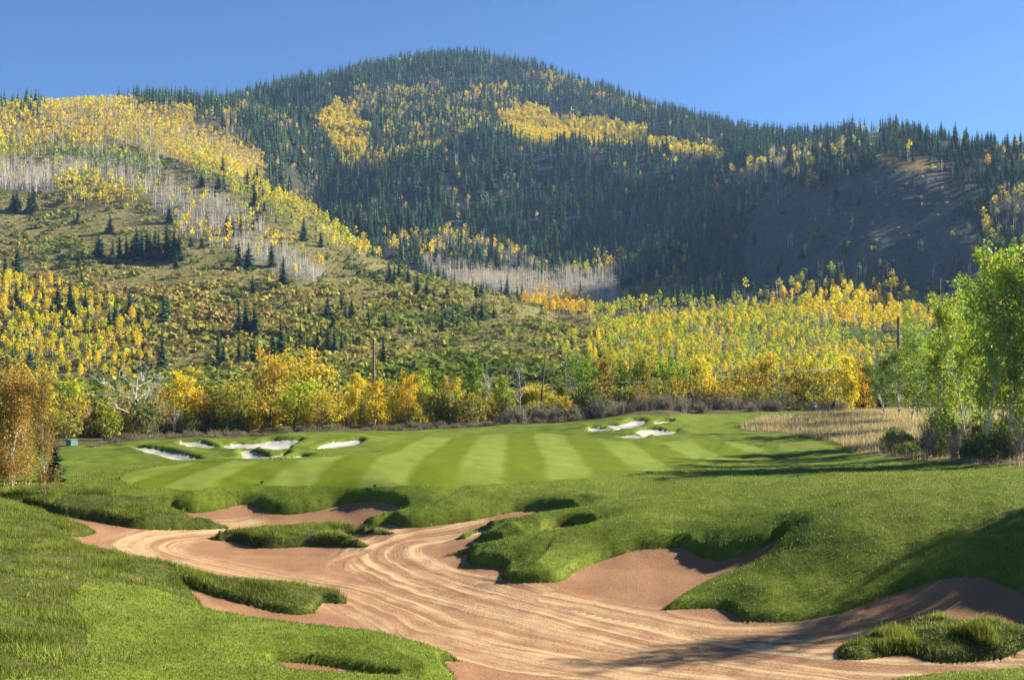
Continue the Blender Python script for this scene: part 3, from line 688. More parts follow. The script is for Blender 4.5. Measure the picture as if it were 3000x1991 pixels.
def conifer_far(seed, tiers=7, nb=6, R=.15):
    r = np.random.default_rng(seed); g = Geo()
    g.add([(0.012 * math.cos(a), .012 * math.sin(a), 0) for a in (0, 2.1, 4.2)] + [(0, 0, .6)], [(0, 1, 3), (1, 2, 3), (2, 0, 3)], (.16, .12, .09), 1)
    th = np.arange(5) / 5 * 6.283
    g.add(np.vstack([np.c_[.5 * R * np.cos(th), .5 * R * np.sin(th), np.full(5, .1)], [(0, 0, .93)]]), [(i, (i + 1) % 5, 5) for i in range(5)], (.55, .55, .6))
    for t in range(tiers):
        f = t / (tiers - 1); zt = .1 + .82 * f ** .95; rad = R * (1 - f) ** .8 + .018
        for b in range(nb):
            a = r.random() * 6.283; rr = rad * r.uniform(.7, 1.15); w = .55 * rr + .012
            top = zt + .09 + .03 * (1 - f); dz = -.02 - .05 * (1 - f) * r.random()
            ca, sa = math.cos(a), math.sin(a); c = r.uniform(.75, 1.3)
            g.add([(0, 0, top), (rr * ca - w * sa * .5, rr * sa + w * ca * .5, zt + dz), (rr * 1.05 * ca, rr * 1.05 * sa, zt + dz * .6), (rr * ca + w * sa * .5, rr * sa - w * ca * .5, zt + dz)],
                  [(0, 1, 2, 3)], (c, c, c * r.uniform(.9, 1.1)))
    g.add([(-.006, 0, .9), (.006, 0, .9), (0, .0, 1.0)], [(0, 1, 2)], (.9, .9, .9))
    return g.fin()
def conifer_near(seed, tiers=24, R=.17):
    r = np.random.default_rng(seed); g = Geo()
    V, Fc = tube([(0, 0, -.02), (0, 0, .3), (.004, 0, .7), (0, 0, .97)], [.017, .014, .008, .002], 6); g.add(V, Fc, (1, 1, 1), 1)
    th = np.arange(7) / 7 * 6.283
    g.add(np.vstack([np.c_[.38 * R * np.cos(th), .38 * R * np.sin(th), np.full(7, .1)], [(0, 0, .9)]]), [(i, (i + 1) % 7, 7) for i in range(7)], (.4, .4, .45))
    for t in range(tiers):
        f = t / (tiers - 1); zt = .07 + .9 * f; rad = R * (1 - f) ** .75 + .012
        nb = int(11 - 5 * f)
        for b in range(nb):
            a = r.random() * 6.283; rr = rad * r.uniform(.6, 1.2); w = .30 * rr + .014; droop = rr * r.uniform(.1, .45)
            c = r.uniform(.65, 1.35); ca, sa = math.cos(a), math.sin(a)
            P = lambda u, v, q: (u * ca - v * sa, u * sa + v * ca, zt + q)
            g.add([P(0, 0, .02), P(rr * .6, w, -droop * .55), P(rr, 0, -droop * .6), P(rr * .6, -w, -droop * .55), P(rr * .62, 0, -droop * .15)], [(0, 1, 4), (4, 1, 2), (0, 4, 3), (4, 2, 3)], (c, c, c * r.uniform(.9, 1.15)))
    g.add([(-.005, 0, .93), (.005, 0, .93), (0, 0, 1.0)], [(0, 1, 2)], (.9, .9, .9))
    return g.fin()
def aspen_far(seed, n=30, w=.2, z0=.38, qs=(.1, .17)):
    r = np.random.default_rng(seed); g = Geo()
    g.add([(.013 * math.cos(a), .013 * math.sin(a), -.02) for a in (0, 2.1, 4.2)] + [(r.normal() * .02, r.normal() * .02, .8)], [(0, 1, 3), (1, 2, 3), (2, 0, 3)], (.62, .58, .5), 1)
    u = r.normal(size=(n, 3)); u /= np.linalg.norm(u, axis=1)[:, None]; u *= (r.random(n) ** .4)[:, None]
    zc = (1 + z0) / 2; cen = np.c_[u[:, 0] * w * (1 - .35 * u[:, 2]), u[:, 1] * w * (1 - .35 * u[:, 2]), zc + u[:, 2] * (1 - z0) / 2]
    c = r.uniform(.72, 1.2, n); col = np.repeat(np.c_[c, c * r.uniform(.88, 1.1, n), c], 4, 0)
    V, Fc = quads_from(cen, r.uniform(*qs, n), u * .6, 1.0, r); g.add(V, Fc, col)
    return g.fin()
def bare_far(seed, nb=6):
    r = np.random.default_rng(seed); g = Geo()
    lean = r.normal(size=2) * .03
    g.add([(.017 * math.cos(a), .017 * math.sin(a), -.02) for a in (0, 2.1, 4.2)] + [(lean[0], lean[1], 1)], [(0, 1, 3), (1, 2, 3), (2, 0, 3)], (.68, .64, .57), 1)
    for b in range(nb):
        z = r.uniform(.4, .92); a = r.random() * 6.283; l = r.uniform(.08, .2) * (1.2 - z) * 1.8; x, y = lean * z
        dx, dy = math.cos(a) * l * .55, math.sin(a) * l * .55; t = .006
        g.add([(x - dy * t / l, y + dx * t / l, z), (x + dy * t / l, y - dx * t / l, z + .008), (x + dx, y + dy, z + l)], [(0, 1, 2)], (.6, .55, .48), 1)
    n = 11
    cen = np.c_[r.normal(0, .07, n), r.normal(0, .07, n), r.uniform(.5, 1.0, n)]
    V, Fc = quads_from(cen, r.uniform(.08, .15, n), None, .25, r); g.add(V, Fc, np.repeat(np.c_[r.uniform(.7, 1.1, n)] * [(1, .95, .85)], 4, 0))
    return g.fin()
def shrub_far(seed, n=20, qs=(.32, .5)):
    r = np.random.default_rng(seed); g = Geo()
    u = r.normal(size=(n, 3)); u[:, 2] = np.abs(u[:, 2]); u /= np.linalg.norm(u, axis=1)[:, None]; u *= (.55 + .45 * r.random(n))[:, None] if n < 50 else (.2 + .8 * r.random(n) ** .6)[:, None]
    if n > 50: u[:14] *= .25
    c = r.uniform(.65, 1.25, n)
    V, Fc = quads_from(u * [.62, .62, .85] + [0, 0, .05], r.uniform(*qs, n), u, 1, r); g.add(V, Fc, np.repeat(np.c_[c, c * r.uniform(.9, 1.1, n), c], 4, 0))
    return g.fin()

P_CON = [conifer_far(100 + i, 5, 4, .13 + .02 * (i % 3)) for i in range(6)]
P_CONM = [conifer_far(110 + i, 7, 6, .12 + .02 * (i % 3)) for i in range(6)]
P_CONN = [conifer_near(150 + i, 22 + i, .15 + .02 * (i % 3)) for i in range(5)]
P_ASP = [aspen_far(200 + i, 22, .17 + .02 * (i % 3), .35 + .05 * (i % 2), (.1, .16)) for i in range(6)]
P_ASPM = [aspen_far(220 + i, 60, .16 + .02 * (i % 3), .33 + .05 * (i % 2), (.06, .11)) for i in range(6)]
P_LOW = [shrub_far(430 + i, 9, (.4, .7)) for i in range(6)]
P_BARE = [bare_far(300 + i) for i in range(6)]
P_SHR = [shrub_far(400 + i) for i in range(6)]
P_ASPH = [aspen_far(210 + i, 270, .15 + .02 * (i % 3), .3 + .05 * (i % 2), (.035, .068)) for i in range(6)]
P_SHRH = [shrub_far(410 + i, 110, (.12, .22)) for i in range(6)]
M_STUFF = leaf_mat('distant_foliage', .35)
M_STUFFC = leaf_mat('distant_needles', .1)

def merge(name, protos, pos, hs, ws, rot, cols, pick, mat):
    Vs, Cs, Ls, Ss, n = [], [], [], [], 0
    for k, g in enumerate(protos):
        i = np.where(pick == k)[0]
        if not len(i): continue
        c, s = np.cos(rot[i])[:, None], np.sin(rot[i])[:, None]
        x = g.V[None, :, 0] * ws[i, None]; y = g.V[None, :, 1] * ws[i, None]
        V = np.stack([x * c - y * s + pos[i, 0, None], x * s + y * c + pos[i, 1, None], g.V[None, :, 2] * hs[i, None] + pos[i, 2, None]], -1)
        tr = np.zeros(len(g.V), bool); lp = np.repeat(g.M == 1, g.S); tr[g.L[lp]] = True
        C = np.where(tr[None, :, None], g.C[None], g.C[None] * cols[i, None])
        m = len(g.V); off = n + np.arange(len(i)) * m
        Vs.append(V.reshape(-1, 3)); Cs.append(C.reshape(-1, 3)); Ls.append((g.L[None] + off[:, None]).ravel()); Ss.append(np.tile(g.S, len(i))); n += m * len(i)
    me = to_mesh(name, np.concatenate(Vs), np.concatenate(Ls), np.concatenate(Ss), None, np.concatenate(Cs))
    return link(name, me, [mat])

# scatter
def cells(step, y0, y1):
    xs = np.arange(-760, 900, step); ys = np.arange(y0, y1, step); X, Y = np.meshgrid(xs, ys)
    X = X.ravel() + rng.uniform(-.5, .5, X.size) * step; Y = Y.ravel() + rng.uniform(-.5, .5, Y.size) * step
    u = X / Y; k = (u > -.56) & (u < .56)
    return X[k], Y[k]
parts = [cells(2.6, 150, 300), cells(3.3, 300, 480), cells(5.3, 480, 1640)]
SX = np.concatenate([p[0] for p in parts]); SY = np.concatenate([p[1] for p in parts])
CS = np.concatenate([np.full(len(p[0]), s) for p, s in zip(parts, (2.6, 3.3, 5.3))])
SZ = z_all(SX, SY)
k = visible(SX, SY, SZ, 11, .001); SX, SY, SZ, CS = SX[k], SY[k], SZ[k], CS[k]
sl, sm = hill_layers(SX, SY); sleft = sl >= sm
SR = classify(SX, SY, SZ, sleft)
TYPES = ['con', 'yel', 'gold', 'ygr', 'grn', 'bare', 'brush', 'low']
Wt = np.zeros((len(RULES), 8))
for i, r in enumerate(RULES):
    for t, w in r[3].items(): Wt[i, TYPES.index(t)] = w
w = Wt[SR].copy()
big = (4.8 / CS) ** -2           # trees keep their spacing in the fine cells
w[:, 0] *= big; w[:, 1:6] *= np.clip((3.6 / CS) ** -2, 0, 1.0)[:, None]
clump = fbm(SX / 22, SY / 22, 3, 41)
w[:, 0] *= np.where(SY > 450, .15 + 1.5 * sstep(.32, .62, clump), .55 + .9 * clump); w[:, 1:4] *= (1.35 - .7 * clump)[:, None]
pb = fbm(SX / 34, SY / 60, 4, 47); w[:, 6] *= .45 + 1.3 * sstep(.42, .58, pb); w[:, 7] *= .9 + .8 * sstep(.58, .42, pb)
cw = np.cumsum(w, 1); u = rng.random(len(SX))
ty = (u[:, None] > cw).sum(1)     # 8 = nothing
k = ty < 8; SX, SY, SZ, ty, sleft, SR = SX[k], SY[k], SZ[k], ty[k], sleft[k], SR[k]
b = np.where((ty == 5) & (SY > 300))[0]; b2 = np.where((ty > 0) & (ty < 4) & np.isin(SR, [16, 19, 20]))[0]; b = np.concatenate([b, b, b2, b2]); bx_, by_ = SX[b] + rng.uniform(-3, 3, len(b)), SY[b] + rng.uniform(-3, 3, len(b))
SX, SY, SZ = np.r_[SX, bx_], np.r_[SY, by_], np.r_[SZ, z_all(bx_, by_)]; ty, sleft, SR = np.r_[ty, ty[b]], np.r_[sleft, sleft[b]], np.r_[SR, SR[b]]
SPX, SPY = proj(SX, SY, SZ)
print('scatter', len(SX), np.bincount(ty))

def jitter(c, n, v=.25, h=.1):
    c = np.asarray(c, float); b = rng.uniform(1 - v, 1 + v, (n, 1)); return c * b * rng.uniform(1 - h, 1 + h, (n, 3))
def place_singles(name, protos, mats, idx, hs, ws, cols, pick, lab, cat, grp, meshes, raw):
    for j, i in enumerate(idx):
        o = bpy.data.objects.new(name, meshes[pick[j] % len(meshes)]); COL.objects.link(o)
        o.location = (SX[i], SY[i], SZ[i] - .1); o.scale = (ws[j], ws[j], hs[j]); o.rotation_euler.z = rng.random() * 6.28
        o.color = tuple(cols[j]) + (1,)
        l, gq = lab(i, (raw[j] - raw.min()) / (np.ptp(raw) + 1e-6))
        tag(o, l, cat, gq)
def do_kind(sel, protos, h, ratio, colf, name, sname, slab, lab, cat, mats, nsingle=300, hi=None, mid=None, ymid=520):
    i = np.where(sel)[0]; n = len(i)
    hs = (h[0] + (h[1] - h[0]) * rng.random(n) ** (1.7 if name == 'conifer_tree' else 1)) * ((.45 + .55 * sstep(200, 620, SY[i])) if name == 'aspen_tree' else (.33 + .62 * sstep(250, 1050, SY[i])) if name == 'conifer_tree' else (.6 + .4 * sstep(300, 800, SY[i])) if name == 'bare_aspen' else 1); ws = hs * rng.uniform(ratio[0], ratio[1], n)
    cols = colf(i); pick = rng.integers(0, len(protos), n)
    infr = (SPX[i] > 0) & (SPX[i] < 3000) & visible(SX[i], SY[i], SZ[i], hs * .7, 0)
    app = hs / SY[i] * infr; order = np.argsort(-app)
    s = order[:min(nsingle, infr.sum())]; rest = order[len(s):]
    meshes = []
    for g in (hi or protos):
        me = gmesh(name, g)
        for m in mats: me.materials.append(m)
        meshes.append(me)
    place_singles(name, protos, mats, i[s], hs[s], ws[s], cols[s], pick[s], lab, cat, None, meshes, hs[s])
    if len(rest):
        if mid:
            nr = SY[i] < ymid; pick = np.where(nr, pick + len(protos), pick); protos = protos + mid
        o = merge(sname, protos, np.c_[SX[i], SY[i], SZ[i] - .1][rest], hs[rest], ws[rest], rng.random(len(rest)) * 6.28, cols[rest], pick[rest], M_STUFFC if name == 'conifer_tree' else M_STUFF)
        tag(o, slab, None, None, 'stuff')

PLACES = ['in the lower yellow aspen grove', 'in the small yellow grove below the grey aspens', 'in the narrow grey aspen strip over the brush', 'in the broad band of grey aspens', 'along the lower rim of the grey aspens', 'in the green tinged grove beside the grey aspens', 'in the green band above the grey aspens', 'on the spruce topped hill crest', 'below the rounded hill crest', 'where the hill meets the dark mountain', 'along the shrubby gully', 'along the yellow green strip beside the dark mountain', 'on the golden upper hillside', 'in the dark woods beside the hill shoulder', 'on the ridge shoulder above the brush', 'on the open brushy hillside', 'in the brightest yellow streak of the mountain', 'beside the brightest yellow streak', 'in the mountain clearing', 'on the golden mountain bench', 'along the green tinged end of the golden bench', 'above the golden bench', 'in the gold patch near the summit', 'on the summit shoulder', 'on the summit skyline', 'on the mixed pale slope of the mountain', 'beside the brightest yellow streak', 'on the ski run', 'in the small ridge clearing', 'on the tawny top of the bare spur', 'on the wooded top of the bare spur', 'along the rim above the bare slope', 'beside the bare slope', 'on the bare shaded slope', 'in the pale stand at the foot of the bare slope', 'in the yellow stand past the bare slope', 'in the mixed wood past the bare slope', 'along the foot of the dark mountain', 'in the green patch low on the mountain', 'in the green patch above the white grove', 'in the white leafless grove', 'in the round golden grove below the white grove', 'on the brush between white grove and valley', 'at the upper rim of the valley grove', 'in the yellow end of the valley grove', 'in the green corner of the valley grove', 'at the thin end of the valley grove', 'in the middle of the valley grove', 'on the scrub above the aspens', 'on the brushy flat behind the tree line', 'on the flat behind the tree line', 'on the ridge past the ski run', 'on the dark mountain face', 'on the brushy hillside']
def wl(kind):
    def f(i, rel=.5):
        l = ('short ' if rel < .3 else 'tall ' if rel > .72 else '') + kind + ' ' + PLACES[SR[i]]
        return l, kind + ' trees ' + PLACES[SR[i]] if 'clump' not in kind else kind + 's ' + PLACES[SR[i]]
    return f

do_kind(ty == 0, P_CON, (8, 24), (.85, 1.5), lambda i: jitter(CONI, len(i), .35, .15), 'conifer_tree', 'conifer_forest',
        'dense dark spruce forest covering the mountain face', wl('narrow dark green spruce'), 'tree', [M_NEEDLE, M_BARK], 300, P_CONN, P_CONM, 850)
def aspcol(i):
    t = ty[i]; base = np.array([(0, 0, 0), YEL, GOLD, YGR, GRN])[t]
    return base * rng.uniform(.75, 1.2, (len(i), 1)) * rng.uniform(.9, 1.1, (len(i), 3))
for t, nm, lb, hh, ns in ((1, 'yellow', 'bright yellow aspen', (6.5, 11), 110), (2, 'golden', 'orange gold aspen', (6, 10), 55), (3, 'yellow_green', 'yellow green aspen', (6.5, 11), 85), (4, 'green', 'fresh green aspen', (6, 10), 25)):
    do_kind(ty == t, P_ASP, hh, (.8, 1.2), aspcol, 'aspen_tree', nm + '_aspen_grove', lb + ' groves spread over the mountain slopes', wl(lb), 'tree', [M_LEAF, M_PALE], ns, P_ASPH, P_ASPM, 520)
do_kind(ty == 5, P_BARE, (7, 10.5), (.9, 1.3), lambda i: jitter((.54, .48, .38), len(i), .2, .06), 'bare_aspen', 'bare_aspen_grove',
        'pale leafless aspen stands on the slopes', wl('pale leafless aspen'), 'tree', [M_GREYB, M_PALE])
def brushcol(i):
    n = len(i); pal = np.array([(.14, .18, .035), (.20, .23, .04), (.26, .27, .05), (.33, .31, .055), (.36, .30, .07), (.34, .25, .08)])
    q = fbm(SX[i] / 55, SY[i] / 80, 4, 51); kx = np.clip(((q - .25) * 2 * 6 + rng.normal(0, .8, n)).astype(int), 0, 5)
    return pal[kx] * rng.uniform(.75, 1.25, (n, 1))
do_kind(ty == 6, P_SHR, (1.1, 4.4), (.9, 1.6), brushcol, 'oak_brush', 'oak_brush_cover', 'patchy olive and rust oak brush covering the hillside', wl('rounded oak brush clump'), 'shrub', [M_LEAF], 300, P_SHRH)
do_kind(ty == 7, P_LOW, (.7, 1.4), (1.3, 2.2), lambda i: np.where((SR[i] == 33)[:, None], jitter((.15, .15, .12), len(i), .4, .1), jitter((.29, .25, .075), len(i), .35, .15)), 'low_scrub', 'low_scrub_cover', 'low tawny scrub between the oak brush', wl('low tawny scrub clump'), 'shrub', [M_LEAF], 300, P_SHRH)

# conifers that stand out one by one on the left hill and around (photo survey: foot column, foot row, height in photo pixels)
SOLO = [(15, 830, 100), (52, 808, 105), (48, 905, 85), (125, 890, 60), (168, 935, 110), (205, 935, 125), (240, 860, 75), (250, 915, 70), (320, 965, 75), (380, 930, 85), (405, 960, 60), (480, 965, 115), (490, 935, 70), (545, 978, 62),
        (475, 1085, 115), (700, 978, 95), (720, 985, 115), (745, 988, 100), (640, 1062, 90), (655, 1078, 80), (700, 1085, 110), (722, 1072, 80), (745, 1062, 80), (822, 1040, 115), (800, 1045, 80), (890, 935, 52), (905, 925, 52), (960, 935, 80), (960, 1035, 95),
        (930, 1035, 80), (900, 1042, 70), (940, 1000, 60), (975, 965, 60), (880, 1000, 60), (980, 1040, 85), (1000, 1030, 70), (700, 792, 90), (728, 792, 85), (795, 782, 75), (830, 842, 95), (740, 862, 62), (515, 787, 60), (230, 782, 50), (1012, 937, 60), (1030, 930, 60),
        (1000, 905, 55), (1068, 805, 32), (1140, 822, 60), (1155, 828, 62), (1168, 812, 45), (1195, 828, 55), (1222, 867, 72), (1250, 870, 56), (1310, 874, 46), (1270, 873, 32), (1165, 898, 42), (1130, 962, 56), (1305, 948, 50), (1325, 958, 46), (1295, 968, 56), (1395, 922, 50),
        (1412, 937, 72), (1388, 927, 46), (1446, 932, 40), (1335, 922, 40), (1240, 932, 36), (1395, 872, 50), (1410, 868, 46), (1515, 878, 46), (1530, 878, 50), (1657, 888, 48), (1080, 957, 60), (1123, 1075, 88), (1062, 1112, 50), (1835, 862, 62), (1700, 868, 50),
        (40, 618, 60), (50, 624, 70), (85, 628, 70), (97, 624, 80), (228, 653, 50), (322, 684, 60), (290, 752, 80), (350, 758, 75), (330, 773, 75), (370, 760, 80), (385, 765, 70), (400, 752, 90), (415, 762, 90), (440, 762, 80), (465, 764, 90), (490, 758, 110), (510, 763, 100),
        (525, 764, 80), (455, 750, 80), (430, 750, 85), (495, 653, 60), (590, 548, 46), (605, 664, 50), (560, 724, 40), (590, 728, 46), (665, 678, 56), (680, 693, 50), (705, 693, 70), (740, 673, 46), (760, 643, 40), (775, 624, 40), (890, 704, 72), (940, 724, 50), (640, 560, 55), (655, 556, 50),
        (2050, 1040, 40), (1960, 900, 60), (2370, 830, 55), (2350, 760, 45), (2390, 840, 50), (2590, 800, 50), (2450, 580, 45), (2520, 600, 45), (2840, 620, 55), (2865, 760, 90), (2475, 740, 45), (2210, 720, 50), (2280, 800, 40), (2465, 810, 50)]
SOLO = np.array(SOLO, float)
sp = hit(SOLO[:, 0], SOLO[:, 1], 135)
con_parts = []
for g in P_CONN:
    con_parts.append((gmesh('crown', g.sub(0)), gmesh('trunk', g.sub(1))))
    con_parts[-1][0].materials.append(M_NEEDLE); con_parts[-1][1].materials.append(M_BARK)
def conifer(loc, h, wr, lab, grp, tint, v):
    root = link('spruce_tree', None, loc=loc, rz=random.random() * 6.28, scale=(h * wr, h * wr, h)); root.empty_display_size = .1
    tag(root, lab, 'tree', grp)
    link('crown', con_parts[v][0], parent=root, tint=tint); link('trunk', con_parts[v][1], parent=root)
    return root
for j, ((px, py, hp), p) in enumerate(zip(SOLO, sp)):
    h = hp * p[1] / F
    if py > 1000 and px < 1200: lab = 'tall dark spruce low on the hill just above the tree line'
    elif px < 340 and py > 800: lab = 'dark spruce standing among the bright yellow aspen grove'
    elif px < 560 and 640 < py < 800: lab = 'dark spruce in the cluster below the grey leafless aspens'
    elif px > 1900: lab = 'lone spruce on the bare shaded slope'
    elif px > 1100: lab = 'small spruce dotted over the orange brush shoulder'
    else: lab = 'dark spruce scattered on the open brushy hillside'
    c = np.array(CONI) * random.uniform(.6, 1.0)
    conifer((p[0], p[1], p[2] - .2), h, random.uniform(1.2, 1.7), lab, lab, c, j % len(P_CONN))

# ------------------------------------------------------------------ broadleaf trees with limbs
def broadleaf(seed, leaves=1400, leaf=.03, spread=.30, z0=.2, up=.6, nb=13, sub=5, trunks=1, rt=.022, clump=.05, bare=False):
    r = np.random.default_rng(seed); wood = Geo(); tips = []
    def limb(p, d, L, rad, lvl, sides):
        n = 5 if lvl < 2 else 3; path = [p]; q = p.copy(); dd = d.copy()
        for _ in range(n):
            dd = dd + r.normal(0, .14 + .05 * lvl, 3) + np.array([0, 0, .05 + .08 * up]); dd /= np.linalg.norm(dd)
            q = q + dd * L / n; path.append(q)
        path = np.array(path); V, Fc = tube(path, np.linspace(rad, rad * (.32 if lvl < 2 else .15), len(path)), sides); wood.add(V, Fc)
        return path, dd
    for t in range(trunks):
        base = np.array([0, 0, -.02]) + (np.r_[r.normal(0, .035, 2), 0] if trunks > 1 else 0)
        d0 = np.array([r.normal(0, .06 + .12 * (trunks > 1)), r.normal(0, .06 + .12 * (trunks > 1)), 1.]); d0 /= np.linalg.norm(d0)
        n = 8; path = [base]; q = base; dd = d0
        for _ in range(n):
            dd = dd + np.r_[r.normal(0, .06, 2), .06]; dd /= np.linalg.norm(dd); q = q + dd * .93 / n; path.append(q)
        path = np.array(path); V, Fc = tube(path, np.linspace(rt, rt * .22, n + 1), 6); wood.add(V, Fc)
        tips.append(path[-1])
        for b in range(nb // trunks):
            f = z0 + (.96 - z0) * (b + r.random()) / (nb // trunks)
            i = f * n; i0 = min(int(i), n - 1); p = path[i0] + (path[i0 + 1] - path[i0]) * (i - i0)
            a = b * 2.4 + r.random(); el = up + r.normal(0, .15)
            d = np.array([math.cos(a) * math.cos(el), math.sin(a) * math.cos(el), math.sin(el)])
            L = spread * (1.15 - .75 * abs(f - .45)) * r.uniform(.75, 1.2)
            P1, de = limb(p, d, L, rt * (1 - .7 * f) * .62, 1, 4)
            tips += [P1[-1], P1[-2], P1[3]]
            for s in range(sub):
                j = r.integers(2, len(P1)); d2 = de + r.normal(0, .65, 3); d2 /= np.linalg.norm(d2)
                P2, d3 = limb(P1[j], d2, L * r.uniform(.35, .6), rt * .16, 2, 3)
                tips += [P2[-1], P2[-2]]
                if bare:
                    for _ in range(4):
                        d4 = d3 + r.normal(0, .7, 3); d4 /= np.linalg.norm(d4); limb(P2[r.integers(1, len(P2))], d4, L * .28, rt * .075, 3, 3)
    wood.fin()
    if bare: return wood, None
    T = np.array(tips); k = r.integers(0, len(T), leaves); cb = r.uniform(.72, 1.18, len(T)); ch = r.uniform(-1, 1, len(T))
    cen = T[k] + r.normal(0, clump, (leaves, 3)) * [1, 1, .8]
    cen[:, 2] = np.maximum(cen[:, 2], .03)
    c = cb[k] * r.uniform(.75, 1.25, leaves); hsh = ch[k] * .14 + r.normal(0, .07, leaves)
    g = Geo(); V, Fc = quads_from(cen, leaf * r.uniform(.7, 1.3, leaves), None, .8, r)
    g.add(V, Fc, np.repeat(np.c_[c * (1 + hsh), c * (1 - .3 * hsh), c * (1 - .5 * hsh)], 4, 0)); g.fin()
    return wood, g

def make_tree_meshes(lst, barkm, leafm, wname='trunk'):
    out = []
    for wood, g in lst:
        wm = gmesh(wname, wood, True); wm.materials.append(barkm); cm = None
        if g is not None: cm = gmesh('crown', g); cm.materials.append(leafm)
        r = np.hypot(g.V[:, 0], g.V[:, 1]) if g is not None else np.hypot(wood.V[:, 0], wood.V[:, 1])
        out.append((wm, cm, float(np.percentile(r, 93)) * 2, float(np.percentile((g or wood).V[:, 2], 97.5))))
    return out
T_COT = make_tree_meshes([broadleaf(500 + i, 2200, .036, .34, .16, .55, 14, 6, 1 + (i % 2), .024, .048) for i in range(4)], M_BARK, M_LEAF)
T_SLIM = make_tree_meshes([broadleaf(520 + i, 1700, .034, .2, .16, .8, 14, 4, 1, .016, .036) for i in range(4)], M_PALE, M_LEAF)
T_THIN = make_tree_meshes([broadleaf(530 + i, 700, .030, .26, .2, .7, 13, 6, 2, .016, .05) for i in range(2)], M_TWIG, M_LEAF)
T_BARE = make_tree_meshes([broadleaf(540 + i, 0, .03, .34, .3, .7, 11, 5, 1 + (i % 2), .022, .04, True) for i in range(3)], M_GREYB, None)
T_ASPN = make_tree_meshes([broadleaf(560 + i, 6500, .0155, .25, .13, .95, 24, 6, 1, .0095, .018) for i in range(4)], M_PALE, M_LEAFG)
T_BIRCH = make_tree_meshes([broadleaf(580 + i, 8500, .0155, .22, .05, .75, 24, 5, 1, .0065, .034) for i in range(2)], M_PALE, M_LEAFG)

def tree(name, kind, v, loc, h, width, lab, cat='tree', grp=None, tint=(.3, .3, .05)):
    if kind is not T_BARE: tint = tuple(np.minimum(np.array(tint) * (1.2, 1.2, 1.0), .8))
    wm, cm, cw, zt = kind[v % len(kind)]; h = h / zt
    s = h; sw = h if width is None else max(.4 * h, min(1.7 * h, width / cw))
    root = link(name, None, loc=loc, rz=random.random() * 6.28, scale=(sw, sw, s)); root.empty_display_size = .1
    tag(root, lab, cat, grp)
    link('trunk', wm, parent=root)
    if cm is not None: link('crown', cm, parent=root, tint=tint)
    return root
def ground_at(px, d):
    x = (px - CX) / F * d
    return x, d, float(z_all(np.array([x]), np.array([d]))[0])

